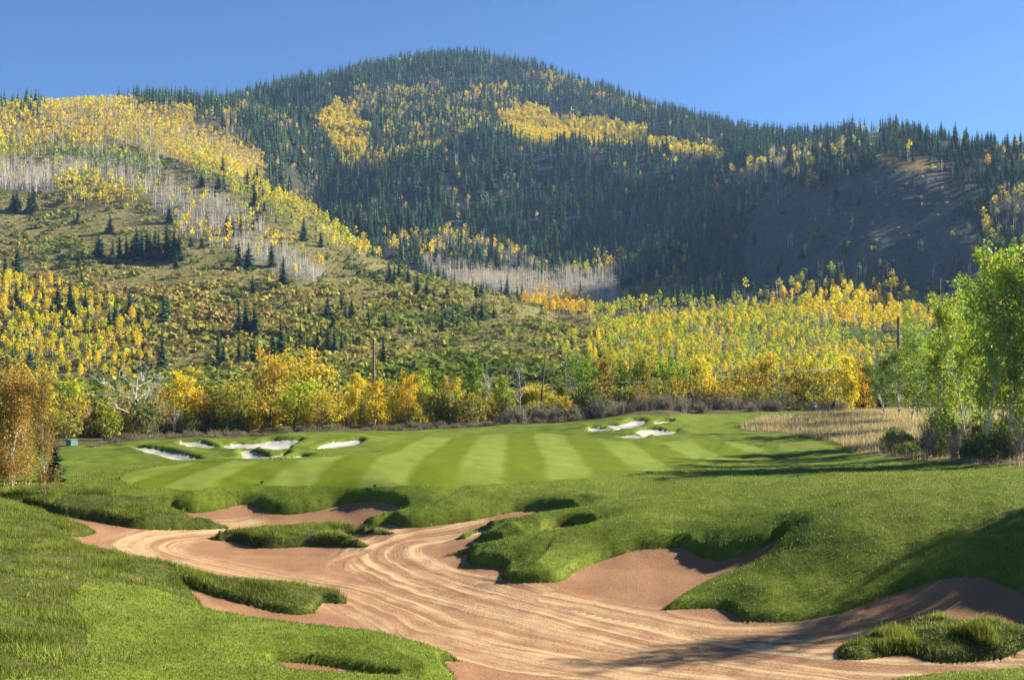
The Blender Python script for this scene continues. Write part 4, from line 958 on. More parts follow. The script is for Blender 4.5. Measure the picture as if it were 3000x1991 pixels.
C_GOLD, C_YEL, C_ORB, C_OLI, C_YG, C_GR, C_RUST, C_DGO = (.58, .43, .035), (.62, .50, .04), (.50, .34, .06), (.35, .32, .045), (.40, .43, .05), (.17, .26, .035), (.42, .28, .06), (.40, .29, .035)
VT = [  # foot column, distance, top row, crown width px, kind, tint, label
    (70, 100, 1090, 130, T_THIN, C_YG, 'sparse yellow green tree behind the brown birches'),
    (215, 104, 1120, 95, T_SLIM, C_YG, 'slim yellow green tree rising over the green utility box'),
    (160, 110, 1130, 95, T_SLIM, C_YEL, 'slim yellow tree between the birches and the utility box'),
    (310, 101, 1185, 75, T_SLIM, C_YG, 'low leafy green tree in front of the arching bare tree'),
    (285, 104, 1180, 90, T_BARE, None, 'small grey bare tree with an arching limb'),
    (395, 103, 1072, 210, T_BARE, None, 'largest bare grey tree with a wide spread of pale limbs'),
    (440, 108, 1130, 150, T_BARE, None, 'bare grey tree crowding the largest bare tree'),
    (370, 110, 1140, 120, T_THIN, C_OLI, 'thin olive leaved tree tangled behind the bare trees'),
    (470, 106, 1170, 110, T_THIN, (.36, .28, .12), 'thin tan tree beside the largest bare tree'),
    (540, 108, 1090, 135, T_COT, C_GOLD, 'golden cottonwood with a dark leaning trunk'),
    (505, 104, 1200, 80, T_BARE, None, 'pale small bare tree below the golden cottonwood'),
    (605, 108, 1150, 90, T_COT, C_RUST, 'rust brown tree next to the golden cottonwood'),
    (650, 112, 1140, 100, T_COT, C_OLI, 'olive tree between the rust tree and the big orange trees'),
    (700, 107, 1130, 110, T_COT, C_OLI, 'olive gold tree before the big orange brown trees'),
    (790, 113, 1036, 155, T_COT, C_ORB, 'big orange brown cottonwood, rounded and dense'),
    (915, 112, 1034, 180, T_COT, (.52, .41, .06), 'biggest gold brown cottonwood of the tree line'),
    (860, 107, 1120, 170, T_COT, C_YG, 'broad yellow green tree in front of the big orange trees'),
    (940, 106, 1150, 110, T_COT, (.45, .37, .05), 'yellow leaved tree at the foot of the biggest cottonwood'),
    (1020, 110, 1098, 88, T_SLIM, C_YEL, 'rounded bright yellow tree beside the wooden pole'),
    (1092, 109, 1122, 75, T_SLIM, C_GOLD, 'gold slim tree in front of the wooden pole'),
    (1150, 112, 1140, 70, T_COT, C_YEL, 'low yellow tree past the wooden pole'),
    (1195, 114, 1098, 82, T_COT, (.56, .40, .04), 'orange gold tree among slim trunks'),
    (1250, 112, 1085, 75, T_SLIM, C_YG, 'tall yellow green tree with a white trunk'),
    (1232, 118, 1110, 85, T_COT, C_GOLD, 'gold tree behind the white trunked trees'),
    (1290, 113, 1083, 66, T_SLIM, C_GR, 'slim green tree with a pale trunk'),
    (1325, 118, 1110, 70, T_COT, (.5, .38, .05), 'orange tinged tree behind the slim green tree'),
    (1362, 114, 1058, 90, T_SLIM, C_GR, 'tallest green poplar of the tree line'),
    (1425, 114, 1072, 62, T_BARE, None, 'white dead tree with twiggy crown'),
    (1400, 119, 1150, 80, T_COT, C_YEL, 'low yellow tree behind the white dead tree'),
    (1470, 115, 1108, 78, T_SLIM, (.24, .3, .04), 'green yellow poplar between two dead trees'),
    (1525, 115, 1048, 75, T_BARE, None, 'tall white dead tree forking into two stems'),
    (1550, 122, 1130, 90, T_COT, C_YEL, 'soft yellow tree behind the forked dead tree'),
    (1612, 117, 1150, 66, T_COT, (.48, .40, .05), 'small yellow tree beside the leaning snag'),
    (1645, 120, 1135, 48, T_SLIM, C_GR, 'narrow green tree next to the small yellow tree'),
    (1668, 126, 1036, 60, T_BARE, None, 'white dead treetop poking out behind green poplars'),
    (1712, 121, 1045, 100, T_COT, C_GR, 'full green tree at the end of the dead tree row'),
    (1772, 126, 1050, 95, T_COT, C_DGO, 'dull gold tree between two green trees'),
    (1842, 122, 1060, 110, T_COT, (.13, .19, .035), 'dark green tree above the grey thicket'),
    (1892, 126, 1024, 115, T_COT, C_OLI, 'tall olive gold tree over the grey thicket'),
    (1952, 123, 1050, 105, T_COT, C_GR, 'green tree beside the tall olive gold tree'),
    (2012, 127, 1062, 105, T_COT, C_OLI, 'olive brown tree with dark low limbs'),
    (2060, 132, 1050, 100, T_COT, C_YEL, 'yellow tree behind the olive brown tree'),
    (2120, 128, 1092, 90, T_THIN, C_DGO, 'thin dark gold tree with many stems'),
    (2165, 132, 1100, 90, T_COT, C_DGO, 'dark gold tree near the spreading brown tree'),
    (2215, 128, 1048, 125, T_COT, (.44, .32, .04), 'spreading golden brown tree with a dark trunk'),
    (2270, 130, 1096, 50, T_BARE, None, 'small pale dead stem beside the golden brown tree'),
    (2300, 133, 1110, 90, T_THIN, C_DGO, 'thin brown gold tree between two spreading trees'),
    (2345, 129, 1066, 120, T_COT, (.38, .28, .04), 'spreading brown gold tree near the walkers'),
    (2425, 132, 1035, 85, T_THIN, C_YEL, 'thin pale stemmed aspen with few yellow leaves'),
    (2455, 134, 1060, 80, T_THIN, C_YEL, 'sparse yellow aspen beside the pale stemmed aspen'),
    (2485, 130, 1050, 85, T_SLIM, C_YEL, 'yellow aspen behind the walking person'),
    (2532, 132, 1062, 66, T_COT, (.58, .36, .04), 'orange tree behind the dark green bush'),
    (2405, 130, 1085, 70, T_THIN, C_OLI, 'thin olive tree above the walkers')]
for j, (px, d, top, wpx, kind, tint, lab) in enumerate(VT):
    x, y, z = ground_at(px, d); h = ZC + (YH - top) / F * d - z + .2
    nm = 'bare_tree' if kind is T_BARE else ('poplar_tree' if kind in (T_SLIM, T_THIN) else 'cottonwood_tree')
    tree(nm, kind, j, (x, y, z - .2), h, wpx * d / F, lab, 'tree', None, tint or (1, 1, 1))
# leaning snag
x, y, z = ground_at(1583, 116); g = Geo()
V, Fc = tube([(0, 0, -.3), (.15, 0, 3), (.45, 0, 6), (.6, 0, 8.6)], [.16, .13, .08, .03], 6); g.add(V, Fc)
for a, zz, l in ((.3, 5, 1.1), (2.8, 5.8, .9), (1.0, 6.6, .8), (3.5, 7.2, .7), (5, 6.2, .6)):
    V, Fc = tube([(.08 * zz - .05, 0, zz), (.08 * zz + l * .5 * math.cos(a), l * .5 * math.sin(a), zz + l * .5), (.08 * zz + l * .6 * math.cos(a), l * .6 * math.sin(a), zz + l)], [.04, .025, .008], 4); g.add(V, Fc)
g.fin(); tag(link('dead_snag', gmesh('dead_snag', g, True), [M_BARK], loc=(x, y, z)), 'thin dark leaning snag with broken branches', 'tree')

# ------------------------------------------------------------------ shrubs of the creek bank
def twiggy(seed, n=70, leaves=0, leaf=.1):
    r = np.random.default_rng(seed); g = Geo()
    for _ in range(n):
        a = r.random() * 6.283; t = r.uniform(.05, .6); L = r.uniform(.6, 1.1)
        b = np.array([r.normal(0, .12), r.normal(0, .12), -.03]); d = np.array([math.cos(a) * math.sin(t), math.sin(a) * math.sin(t), math.cos(t)])
        m = b + d * L * .55 + r.normal(0, .03, 3); e = b + d * L + r.normal(0, .08, 3)
        V, Fc = tube([b, m, e], [.011, .008, .003], 3); g.add(V, Fc, (1, 1, 1), 1)
        for _k in range(2):
            e2 = m + (e - m) * r.random() ; V, Fc = tube([m + (e2 - m) * .3, e2 + r.normal(0, .16, 3)], [.006, .002], 3); g.add(V, Fc, (1, 1, 1), 1)
    if leaves:
        u = r.normal(size=(leaves, 3)); u /= np.linalg.norm(u, axis=1)[:, None]; u *= (r.random(leaves) ** .35)[:, None]
        cen = u * [.55, .55, .48] + [0, 0, .55]; c = r.uniform(.6, 1.3, leaves)
        V, Fc = quads_from(cen, leaf * r.uniform(.7, 1.3, leaves), None, .8, r); g.add(V, Fc, np.repeat(np.c_[c, c * r.uniform(.9, 1.1, leaves), c], 4, 0))
    return g.fin()
def two_mat(name, g, a, b):
    me = gmesh(name, g); me.materials.append(a); me.materials.append(b); return me
S_TWIG = [two_mat('grey_thicket', twiggy(600 + i, 75, 60, .07), M_LEAF, M_TWIG) for i in range(3)]
S_LEAF = [two_mat('leafy_shrub', twiggy(620 + i, 30, 420, .1), M_LEAF, M_TWIG) for i in range(3)]
S_SAGE = [two_mat('sagebrush', twiggy(640 + i, 26, 260, .09), M_LEAF, M_TWIG) for i in range(3)]
def shrub(name, meshes, px, d, h, w, tint, lab, grp, v):
    x, y, z = ground_at(px, d)
    o = link(name, meshes[v % 3], loc=(x, y, z - .05), rz=random.random() * 6.28, scale=(w, w, h), tint=tint)
    return tag(o, lab, 'shrub', grp)
R = random.Random(3)
ZONES = [(330, 'behind the utility box'), (520, 'under the bare grey trees'), (760, 'under the golden and rust trees'), (980, 'under the big orange brown trees'), (1180, 'around the plain wooden pole'), (1400, 'among the slim white trunks'), (1650, 'among the dead trees'), (2050, 'under the dark green trees'), (9999, 'under the spreading brown trees')]
def zone_of(px): return next(n for a, n in ZONES if px < a)
def hue_of(t):
    r, g, b = t; return 'green' if g > r * 1.1 else 'yellow green' if g > r * .92 else 'yellow' if g > r * .68 and r > .4 else 'olive' if g > r * .7 else 'golden brown'
def edge_d(px): return float(np.interp((px - CX) / F, W_EDGE[:, 0] / W_EDGE[:, 1], W_EDGE[:, 1]))
for i in range(85):
    px = 1480 + i * 12 + R.uniform(-12, 12); d = edge_d(px) + R.uniform(1.5, 9)
    shrub('grey_thicket', S_TWIG, px, d, R.uniform(1.3, 2.3), R.uniform(1.3, 2.2), (.24 * R.uniform(.8, 1.2), .22, .12), 'leafless grey twig thicket ' + zone_of(px), 'grey thickets at the foot of the trees', i)
for i in range(110):
    px = 330 + i * 12.6 + R.uniform(-10, 10); d = edge_d(px) + R.uniform(.3, 5)
    c = R.uniform(.8, 1.2); hs_ = R.uniform(.45, .95)
    shrub('sagebrush', S_SAGE, px, d, hs_, R.uniform(.6, 1.3), (.22 * c, .19 * c, .12 * c), ('taller ' if hs_ > .72 else 'low ') + 'grey sagebrush at the turf edge ' + zone_of(px), 'sagebrush along the far turf edge', i)
for i in range(120):
    px = -30 + i * 21 + R.uniform(-15, 15); d = edge_d(px) + R.uniform(6, 26)
    t = R.choice([C_YG, C_OLI, C_YEL, C_GOLD, C_OLI, C_DGO, (.2, .24, .05)]) if px < 1700 else R.choice([C_OLI, C_DGO, (.2, .2, .06), C_YG])
    shrub('understory_shrub', S_LEAF, px, d, R.uniform(2.0, 4.2), R.uniform(2.0, 3.6), tuple(np.array(t) * R.uniform(.7, 1.0)), hue_of(t) + ' leafy undergrowth ' + zone_of(px), 'undergrowth in the tree line', i)
for i, (px, py) in enumerate([(262, 1318), (285, 1316), (310, 1314), (335, 1312), (355, 1313)]):
    p = hit(px, py, 12, 150)[0]
    o = link('juniper_mat', S_SAGE[i % 3], loc=(p[0], p[1], p[2] - .05), scale=(1.0, 1.0, .5), tint=(.10, .16, .04)); tag(o, 'low green juniper mat beside the utility box', 'shrub', 'juniper mats by the utility box')

# ------------------------------------------------------------------ aspens at the right, birches at the left
RA = [(2728, 1262, 965, 150, (.24, .32, .04), 'forked white aspen at the edge of the dry grass'), (2838, 1338, 868, 140, (.30, .37, .04), 'slim aspen with a white trunk in front of the others'),
      (2883, 1358, 795, 150, (.33, .39, .04), 'tall aspen with the thickest white trunk'), (2957, 1349, 742, 170, (.32, .38, .04), 'tallest bright green aspen at the edge of the grove'),
      (2992, 1352, 760, 170, (.2, .28, .04), 'dense green aspen behind the tallest one'), (2597, 1219, 1062, 125, (.12, .19, .03), 'short young aspen alone in the dry grass'),
      (2668, 1240, 990, 130, (.2, .28, .035), 'leafy green aspen beside the young one'), (2770, 1300, 985, 130, (.28, .35, .04), 'pointed aspen between the forked and the slim one'),
      (2690, 1235, 935, 90, (.23, .3, .04), 'narrow spired aspen in front of the power pole'), (2905, 1310, 815, 150, (.18, .26, .04), 'shaded aspen behind the thickest trunk'), (2826, 1290, 880, 110, (.24, .31, .04), 'thin aspen with upright shoots'),
      (2640, 1225, 1030, 100, (.15, .22, .035), 'bushy aspen near the crossarm pole'), (3060, 1360, 760, 190, (.2, .28, .04), 'aspen just past the tallest one'), (3120, 1340, 760, 190, (.2, .28, .04), 'aspen past the end of the grove')]
for j, (px, py, top, wpx, tint, lab) in enumerate(RA):
    p = hit(px, py, 30, 150)[0]; h = (py - top) * p[1] / F * 1.02
    tree('aspen_tree', T_ASPN, j, (p[0], p[1], p[2] - .1), h, wpx * p[1] / F * 1.25, lab, 'tree', None, tint)
# aspens beyond the right border of the picture; their shadows reach the dirt
for j, (x, y, h) in enumerate([(24, 35.3, 9.0), (27.2, 37.6, 9.0)]):
    z = float(gz(x, y)[0])
    tree('aspen_tree', T_ASPN, j, (x, y, z - .1), h, 2.6, 'green aspen of the grove continuing beside the dirt area', 'tree', 'aspens of the grove beside the dirt area', (.2, .28, .04))
p = hit([2560], [1205], 30, 150)[0]
for j, (px, py, top, w) in enumerate([(2560, 1203, 1045, 1.5), (2610, 1200, 1020, 1.3)]):
    p = hit(px, py, 30, 150)[0]
    conifer((p[0], p[1] + 4, p[2] - .1), (py - top) * p[1] / F, w * 1.6, 'wide dark evergreen behind the young aspen' if j == 0 else 'taller dark evergreen behind the green aspens', None, (.03, .06, .02), 2 + j)
LB = [(135, 1474, 1095, 70, 'brown leaved birch with a slender pale trunk at the grove edge'), (37, 1450, 1110, 120, 'brown leaved birch with a straight pale trunk'), (15, 1445, 1085, 120, 'brown birch pair of stems beside the rock'), (75, 1440, 1100, 85, 'birch thick with rusty leaves behind the slender one'), (-40, 1450, 1090, 140, 'brown birch past the rock')]
for j, (px, py, top, wpx, lab) in enumerate(LB):
    p = hit(px, py, 20, 120)[0]; h = (py - top) * p[1] / F
    tree('birch_tree', T_BIRCH, j, (p[0], p[1], p[2] - .05), h, wpx * p[1] / F * 1.2, lab, 'tree', None, tuple(np.array((.29, .19, .045)) * R.uniform(.85, 1.2)))
p = hit(112, 1440, 20, 120)[0]
conifer((p[0], p[1] + 2, p[2] - .05), 165 * p[1] / F, 1.8, 'small dark spruce among the brown birches', None, (.03, .06, .03), 1)

for i in range(80):
    px = R.uniform(2600, 3090); py = R.uniform(1285, 1375) if px > 2780 else R.uniform(1290, 1352)
    p = hit(px, py, 30, 150)[0]; dk = R.random() < .65
    o = link('grove_shrub', (S_LEAF if dk else S_TWIG)[i % 3], loc=(p[0], p[1], p[2] - .05), rz=R.random() * 6, scale=(R.uniform(.8, 1.6),) * 2 + (R.uniform(.9, 2.6) if px > 2700 else R.uniform(.8, 1.4),), tint=(.11 * R.uniform(.8, 1.5), .16, .03) if dk else (.26, .17, .07))
    tag(o, 'dark leafy shrub under the aspens' if dk else 'brown twiggy shrub under the aspens', 'shrub', 'dark leafy shrubs under the aspens' if dk else 'brown twiggy shrubs under the aspens')

# ------------------------------------------------------------------ grass (uncountable)
def blades(name, pos, h, w, col, lab, mat=M_BLADE, lean=.35):
    n = len(pos); a = rng.random(n) * 6.283; t = rng.normal(0, lean, n)
    dx = np.c_[np.cos(a), np.sin(a), np.zeros(n)] * (w * .5)[:, None]
    b = rng.random(n) * 6.283
    tip = pos + np.c_[np.cos(b) * np.sin(t) * h, np.sin(b) * np.sin(t) * h, np.cos(t) * h]
    V = np.stack([pos - dx, pos + dx, tip], 1).reshape(-1, 3)
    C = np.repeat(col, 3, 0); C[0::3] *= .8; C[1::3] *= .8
    o = link(name, to_mesh(name, V, np.arange(3 * n), np.full(n, 3), None, C), [mat])
    return tag(o, lab, None, None, 'stuff')
def sample_poly(W, n, sdmin=None):
    lo, hi_ = W.min(0), W.max(0); out = np.zeros((0, 2))
    while len(out) < n:
        q = rng.uniform(lo, hi_, (n * 3, 2)); q = q[inpoly(q[:, 0], q[:, 1], W)]; out = np.vstack([out, q])
    return out[:n]
def on_ground(q):
    z, sd, sb = ground_detail(q[:, 0], q[:, 1], z_all(q[:, 0], q[:, 1]))
    return np.c_[q, z - .01], sd, sb
def gcol(n, pal, v=.25):
    pal = np.array(pal); return pal[rng.integers(0, len(pal), n)] * rng.uniform(1 - v, 1 + v, (n, 1))

PAL_R = [(.115, .16, .018), (.165, .215, .028), (.215, .255, .042), (.09, .12, .014), (.36, .38, .16)]
# short turf blades over the rough: denser close by
n = 300000
u = rng.uniform(-.56, .56, n); y = np.exp(rng.uniform(math.log(18), math.log(64), n)); q = np.c_[u * y, y]
m = ~in_sand(q[:, 0], q[:, 1]) & ~inpoly(q[:, 0], q[:, 1], W_FAIR) & ~inpoly(q[:, 0], q[:, 1], W_TAN); q = q[m]
P3, sd, sb = on_ground(q); k = (sd > .02) & ((sb > .05)); P3 = P3[k]; sd = sd[k]
n = len(P3); dy = P3[:, 1]
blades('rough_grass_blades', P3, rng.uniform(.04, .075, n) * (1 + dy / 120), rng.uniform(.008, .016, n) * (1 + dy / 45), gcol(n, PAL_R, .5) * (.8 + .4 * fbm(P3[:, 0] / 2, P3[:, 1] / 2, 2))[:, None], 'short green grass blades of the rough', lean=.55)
# longer grass patches
PAL_T = [(.125, .18, .016), (.17, .23, .025), (.23, .285, .04), (.38, .35, .13), (.1, .14, .015), (.28, .31, .06)]
PAL_W = [(.2, .27, .04), (.25, .28, .06), (.14, .22, .03)]
PAL_I = [(.15, .2, .02), (.24, .28, .04), (.36, .34, .11), (.12, .16, .015)]
for nm, poly, n, h, pal, lab, cl in (('left_rough_grass', ROUGH_L, 140000, (.08, .26), PAL_T, 'long uneven green grass on the near bank', 1.3), ('bank_grass', TONGUE, 30000, (.08, .24), PAL_T, 'long grass tongue between dirt and fairway', 1.2),
                                     ('weed_patch', WEEDS, 10000, (.2, .5), PAL_W, 'bright yellow green weeds under the birches', 1.2), ('grass_island', ISLES[0], 30000, (.08, .24), PAL_T, 'low grass island in the dirt by the track bend', 1.0), ('grass_island', ISLES[1], 45000, (.10, .34), PAL_I, 'shaggy pale grass island in the dirt near the shadows', 1.0)):
    Wp = lay(poly, 3); q = sample_poly(Wp, n); q = q + rng.normal(0, .22, q.shape); P3, sd, sb = on_ground(q); k = sd > -.03; P3 = P3[k]; n = len(P3)
    cl_ = fbm(P3[:, 0] / cl, P3[:, 1] / cl, 3, 61); thin = rng.random(n) < .06 + 1.3 * sstep(.42, .62, cl_); P3 = P3[thin]; cl_ = cl_[thin]; n = len(P3)
    hh = rng.uniform(*h, n) * (.05 + 1.35 * cl_ * (.6 + .8 * fbm(P3[:, 0] / .45, P3[:, 1] / .45, 2, 63))); tall = rng.random(n) < .02; hh[tall] *= 1.9
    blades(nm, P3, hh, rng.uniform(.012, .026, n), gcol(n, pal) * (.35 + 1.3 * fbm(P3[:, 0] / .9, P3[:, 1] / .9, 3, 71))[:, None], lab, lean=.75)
# tall dry meadow grass
q = sample_poly(W_TAN[W_TAN[:, 1] < 999], 75000); q = q[np.abs(q[:, 0] / q[:, 1]) < .57]; P3 = np.c_[q, z_all(q[:, 0], q[:, 1]) - .02]; n = len(P3)
cl_ = fbm(q[:, 0] / 3, q[:, 1] / 3, 3, 81)
blades('tall_dry_grass', P3, rng.uniform(.45, .95, n) * (.5 + .8 * cl_), rng.uniform(.025, .055, n), gcol(n, [(.48, .38, .20), (.56, .46, .27), (.40, .31, .15), (.33, .25, .11), (.62, .53, .34)]) * (.75 + .5 * fbm(q[:, 0] / 5, q[:, 1] / 5, 3, 91))[:, None], 'tall dry tan meadow grass below the aspens', lean=.3)
# green fringe along the meadow edge
bd = dens(W_TAN, .02); bd = bd[(np.abs(bd[:, 0] / bd[:, 1]) < .57) & (bd[:, 1] < 100)]
bd = bd[rng.integers(0, len(bd), 9000)] + rng.normal(0, .3, (9000, 2)); P3 = np.c_[bd, z_all(bd[:, 0], bd[:, 1])]
blades('meadow_edge_grass', P3, rng.uniform(.2, .45, 9000), rng.uniform(.02, .045, 9000), gcol(9000, [(.06, .12, .02), (.1, .17, .03), (.2, .19, .07)]), 'dark green fringe along the foot of the dry meadow')
# shaggy turf edge hanging over the dirt
bd = np.vstack([dens(p, .03) for p in [W_DIRT] + W_DIRT2 + W_ISLE]); bd = bd[(np.abs(bd[:, 0] / bd[:, 1]) < .56) & (bd[:, 1] < 62) & (bd[:, 1] > 18)]
bd = bd[rng.integers(0, len(bd), 60000)]; q = bd + rng.normal(0, .07, bd.shape); sdq = in_sand(q[:, 0], q[:, 1]); q = q[~sdq]
P3 = on_ground(q)[0]; n = len(P3); P3[:, 2] -= .03
blades('turf_edge_grass', P3, rng.uniform(.06, .17, n), rng.uniform(.012, .03, n), gcol(n, [(.09, .13, .01), (.13, .17, .015), (.2, .2, .04), (.07, .09, .01)], .4), 'ragged grass fringe along the edges of the dirt', lean=.8)
# pebbles in the dirt
gp = Geo(); q = sample_poly(W_DIRT, 5000); q = q[in_sand(q[:, 0], q[:, 1])]
z = on_ground(q)[0][:, 2]; s = rng.uniform(.012, .035, len(q)); o6 = np.array([(1, 0, 0), (0, 1, 0), (-1, 0, 0), (0, -1, 0), (0, 0, .8)])
V = (o6[None] * s[:, None, None] * rng.uniform(.7, 1.3, (len(q), 5, 1)) + np.c_[q, z][:, None]).reshape(-1, 3)
Fq = (np.array([(0, 1, 4), (1, 2, 4), (2, 3, 4), (3, 0, 4)])[None] + np.arange(len(q))[:, None, None] * 5).reshape(-1, 3)
me = to_mesh('gravel', V, Fq.ravel(), np.full(len(Fq), 3)); M_PEB = plain_mat('pebble', (.16, .10, .07), (.42, .29, .2), 30, .9)
tag(link('gravel', me, [M_PEB]), 'loose small stones scattered over the dirt', None, None, 'stuff')

# ------------------------------------------------------------------ poles and wires
M_INS = plain_mat('brown_insulator', (.07, .035, .03), (.12, .07, .06), 5, .25, spec=.6)
M_WIRE = plain_mat('aluminium_wire', (.42, .45, .48), (.55, .57, .6), 3, .5)
M_STEEL = plain_mat('galvanised_steel', (.35, .36, .37), (.5, .5, .5), 5, .5)
def bar(g, a, b, w, h):
    a, b = np.array(a, float), np.array(b, float); t = (b - a) / np.linalg.norm(b - a); s = np.cross(t, (0, 0, 1.)); s = s / (np.linalg.norm(s) + 1e-9) if np.linalg.norm(s) > 1e-3 else np.array([1., 0, 0]); u_ = np.cross(s, t)
    V = [p + i * s * w / 2 + j * u_ * h / 2 for p in (a, b) for i, j in ((-1, -1), (1, -1), (1, 1), (-1, 1))]
    g.add(V, [(0, 3, 2, 1), (4, 5, 6, 7), (0, 1, 5, 4), (1, 2, 6, 5), (2, 3, 7, 6), (3, 0, 4, 7)])
def one(f):
    g = Geo(); f(g); return g.fin()
def insulator(parent, p, n=4, horiz=None):
    g = Geo(); prof = []
    for k in range(n): prof += [(k * .16, .03), (k * .16 + .03, .13), (k * .16 + .09, .12), (k * .16 + .12, .03)]
    d = np.array(horiz if horiz is not None else (0, 0, -1.), float)
    V, Fc = tube([np.array(p) + d * a for a, _ in prof], [b for _, b in prof], 8); g.add(V, Fc); g.fin()
    link('insulator', gmesh('insulator', g, True), [M_INS], parent=parent)
def pole_root(px, d, lab):
    x, y, z = ground_at(px, d); r = link('utility_pole', None, loc=(x, y, z)); r.empty_display_size = .2
    return tag(r, lab, 'pole'), np.array((x, y, z))
def pole_shaft(r, h, ra, rb, mat=None):
    g = Geo(); V, Fc = tube([(0, 0, -.4), (0, 0, h * .5), (0, 0, h)], [ra, (ra + rb) / 2, rb], 10); g.add(V, Fc)
    n = len(V); g.add(V[-10:], [tuple(range(10))]); g.fin(); link('shaft', gmesh('shaft', g, True), [mat or M_POLE], parent=r)
r1, b1 = pole_root(1095, 138, 'plain brown wooden pole rising over the yellow trees'); h1 = ZC + (YH - 995) / F * 138 - b1[2]
pole_shaft(r1, h1, .2, .14)
for zz in (h1 - 6.1, h1 - 6.6):
    link('bracket', gmesh('bracket', one(lambda g: bar(g, (.1, -.1, zz), (.55, -.2, zz + .05), .12, .14))), [M_STEEL], parent=r1)
r2, b2 = pole_root(2632, 150, 'wooden power pole with four stacked crossarms beside the aspens'); h2 = ZC + (YH - 930) / F * 150 - b2[2]
pole_shaft(r2, h2, .26, .18, M_GPOLE)
pz = lambda py, d, b: ZC + (YH - py) / F * d - b[2]
for py in (969, 1000, 1030, 1061):
    zz = pz(py, 150, b2)
    a = link('crossarm', gmesh('crossarm', one(lambda g: bar(g, (.3, 0, zz), (-1.3, 0, zz - .05), .14, .2))), [M_GPOLE], parent=r2)
    insulator(r2, (-1.25, -.05, zz + (.0)), 7, (-1, 0, -.06))
link('pole_cap', gmesh('pole_cap', one(lambda g: bar(g, (-.3, 0, h2 + .06), (.3, 0, h2 + .1), .1, .1))), [M_STEEL], parent=r2)
D3 = 92
r3, b3 = pole_root(2752, D3, 'weathered power pole with a long tilted crossarm and hanging insulators'); h3 = ZC + (YH - 816) / F * D3 - b3[2]
pole_shaft(r3, h3, .19, .13, M_GPOLE)
za, zb = pz(846, D3, b3), pz(861, D3, b3)
link('crossarm', gmesh('crossarm', one(lambda g: bar(g, (-1.05, -.18, za), (1.0, -.18, zb), .13, .15))), [M_GPOLE], parent=r3)
link('brace', gmesh('brace', one(lambda g: bar(g, (-.05, -.16, pz(878, D3, b3)), (-.95, -.16, pz(896, D3, b3)), .08, .09))), [M_GPOLE], parent=r3)
for p in ((-1.0, -.18, pz(850, D3, b3)), (.97, -.18, pz(864, D3, b3)), (-1.02, -.18, pz(897, D3, b3))): insulator(r3, p)
def wire(pts, lab, rad=.022, grp=None):
    P = catmull(pts, 8, False); g = Geo(); V, Fc = tube(P, rad, 5); g.add(V, Fc); g.fin()
    tag(link('power_line', gmesh('power_line', g, True), [M_WIRE]), lab, 'power line', grp)
w_ = lambda px, py, d: at(px, py, d)
wire([w_(2717, 866, D3), w_(2745, 867, 90), w_(2800, 850, 86), w_(2880, 805, 80), w_(2960, 748, 75), w_(3100, 640, 68)], 'cable running from the upper crossarm insulator over the aspens')
wire([w_(2783, 878, D3), w_(2822, 887, 92), w_(2900, 870, 88), w_(3000, 820, 84), w_(3120, 750, 80)], 'cable running from the outer crossarm insulator into the aspens')
wire([w_(2715, 913, D3), w_(2745, 922, 91), w_(2790, 923, 88), w_(2830, 903, 85), w_(2900, 860, 80), w_(3100, 730, 70)], 'cable hanging from the lowest insulator into the aspens')
wire([w_(2752, 822, D3), w_(2800, 820, 88), w_(2880, 790, 82), w_(3100, 660, 72)], 'thin upper cable from the pole top', .012)
wire([w_(2632, 962, 150), w_(2640, 975, 140), w_(2665, 982, 125), w_(2715, 897, D3)], 'slack cable between the two power poles', .02)
wire([w_(2632, 1012, 150), w_(2645, 1030, 140), w_(2680, 1030, 120), w_(2730, 960, D3)], 'lower slack cable between the two power poles', .02)
wire([w_(2605, 972, 150), w_(2400, 990, 150), w_(2150, 1010, 152), w_(1900, 1016, 155), w_(1600, 1012, 158)], 'thin cable leaving the top arm across the valley grove', .012)
wire([w_(2605, 1063, 150), w_(2400, 1082, 124), w_(2200, 1099, 118), w_(2000, 1113, 114), w_(1800, 1120, 112), w_(1680, 1123, 111)], 'cable crossing in front of the green trees', .014)
wire([w_(1097, 1122, 138), w_(900, 1150, 130), w_(700, 1160, 125), w_(400, 1158, 118), w_(100, 1150, 112), w_(-200, 1140, 108)], 'thin cable running from the brown pole past the bare trees', .012)

# ------------------------------------------------------------------ utility box, tee markers, rocks
M_BOXG = plain_mat('green_painted_steel', (.10, .2, .15), (.14, .25, .19), 4, .5, spec=.4); M_BOXD = plain_mat('dark_green_steel', (.03, .07, .05), (.04, .09, .06), 4, .5); M_BLK = plain_mat('black_plastic', (.02, .02, .02), (.04, .04, .04), 4, .4, spec=.5)
def block(lo, hi_, bev=.012):
    import bmesh
    bm = bmesh.new(); bmesh.ops.create_cube(bm, size=1)
    for v in bm.verts: v.co = Vector([(lo[i] + hi_[i]) / 2 + v.co[i] * (hi_[i] - lo[i]) for i in range(3)])
    bmesh.ops.bevel(bm, geom=list(bm.edges), offset=bev, segments=2, affect='EDGES')
    me = bpy.data.meshes.new('block'); bm.to_mesh(me); bm.free(); return me
p = hit(211, 1314, 12, 150)[0]
bx = link('utility_box', None, loc=(p[0], p[1], p[2] - .05), rz=math.radians(-38)); tag(bx, 'green metal utility box at the turf edge by the trees', 'utility box')
link('cabinet', block((-.38, -.32, 0), (.38, .32, .78)), [M_BOXG], parent=bx)
link('lid', block((-.41, -.35, .782), (.41, .35, .86)), [M_BOXG], parent=bx)
link('plinth', block((-.44, -.38, -.1), (.44, .38, -.003), .01), [M_STEEL], parent=bx)
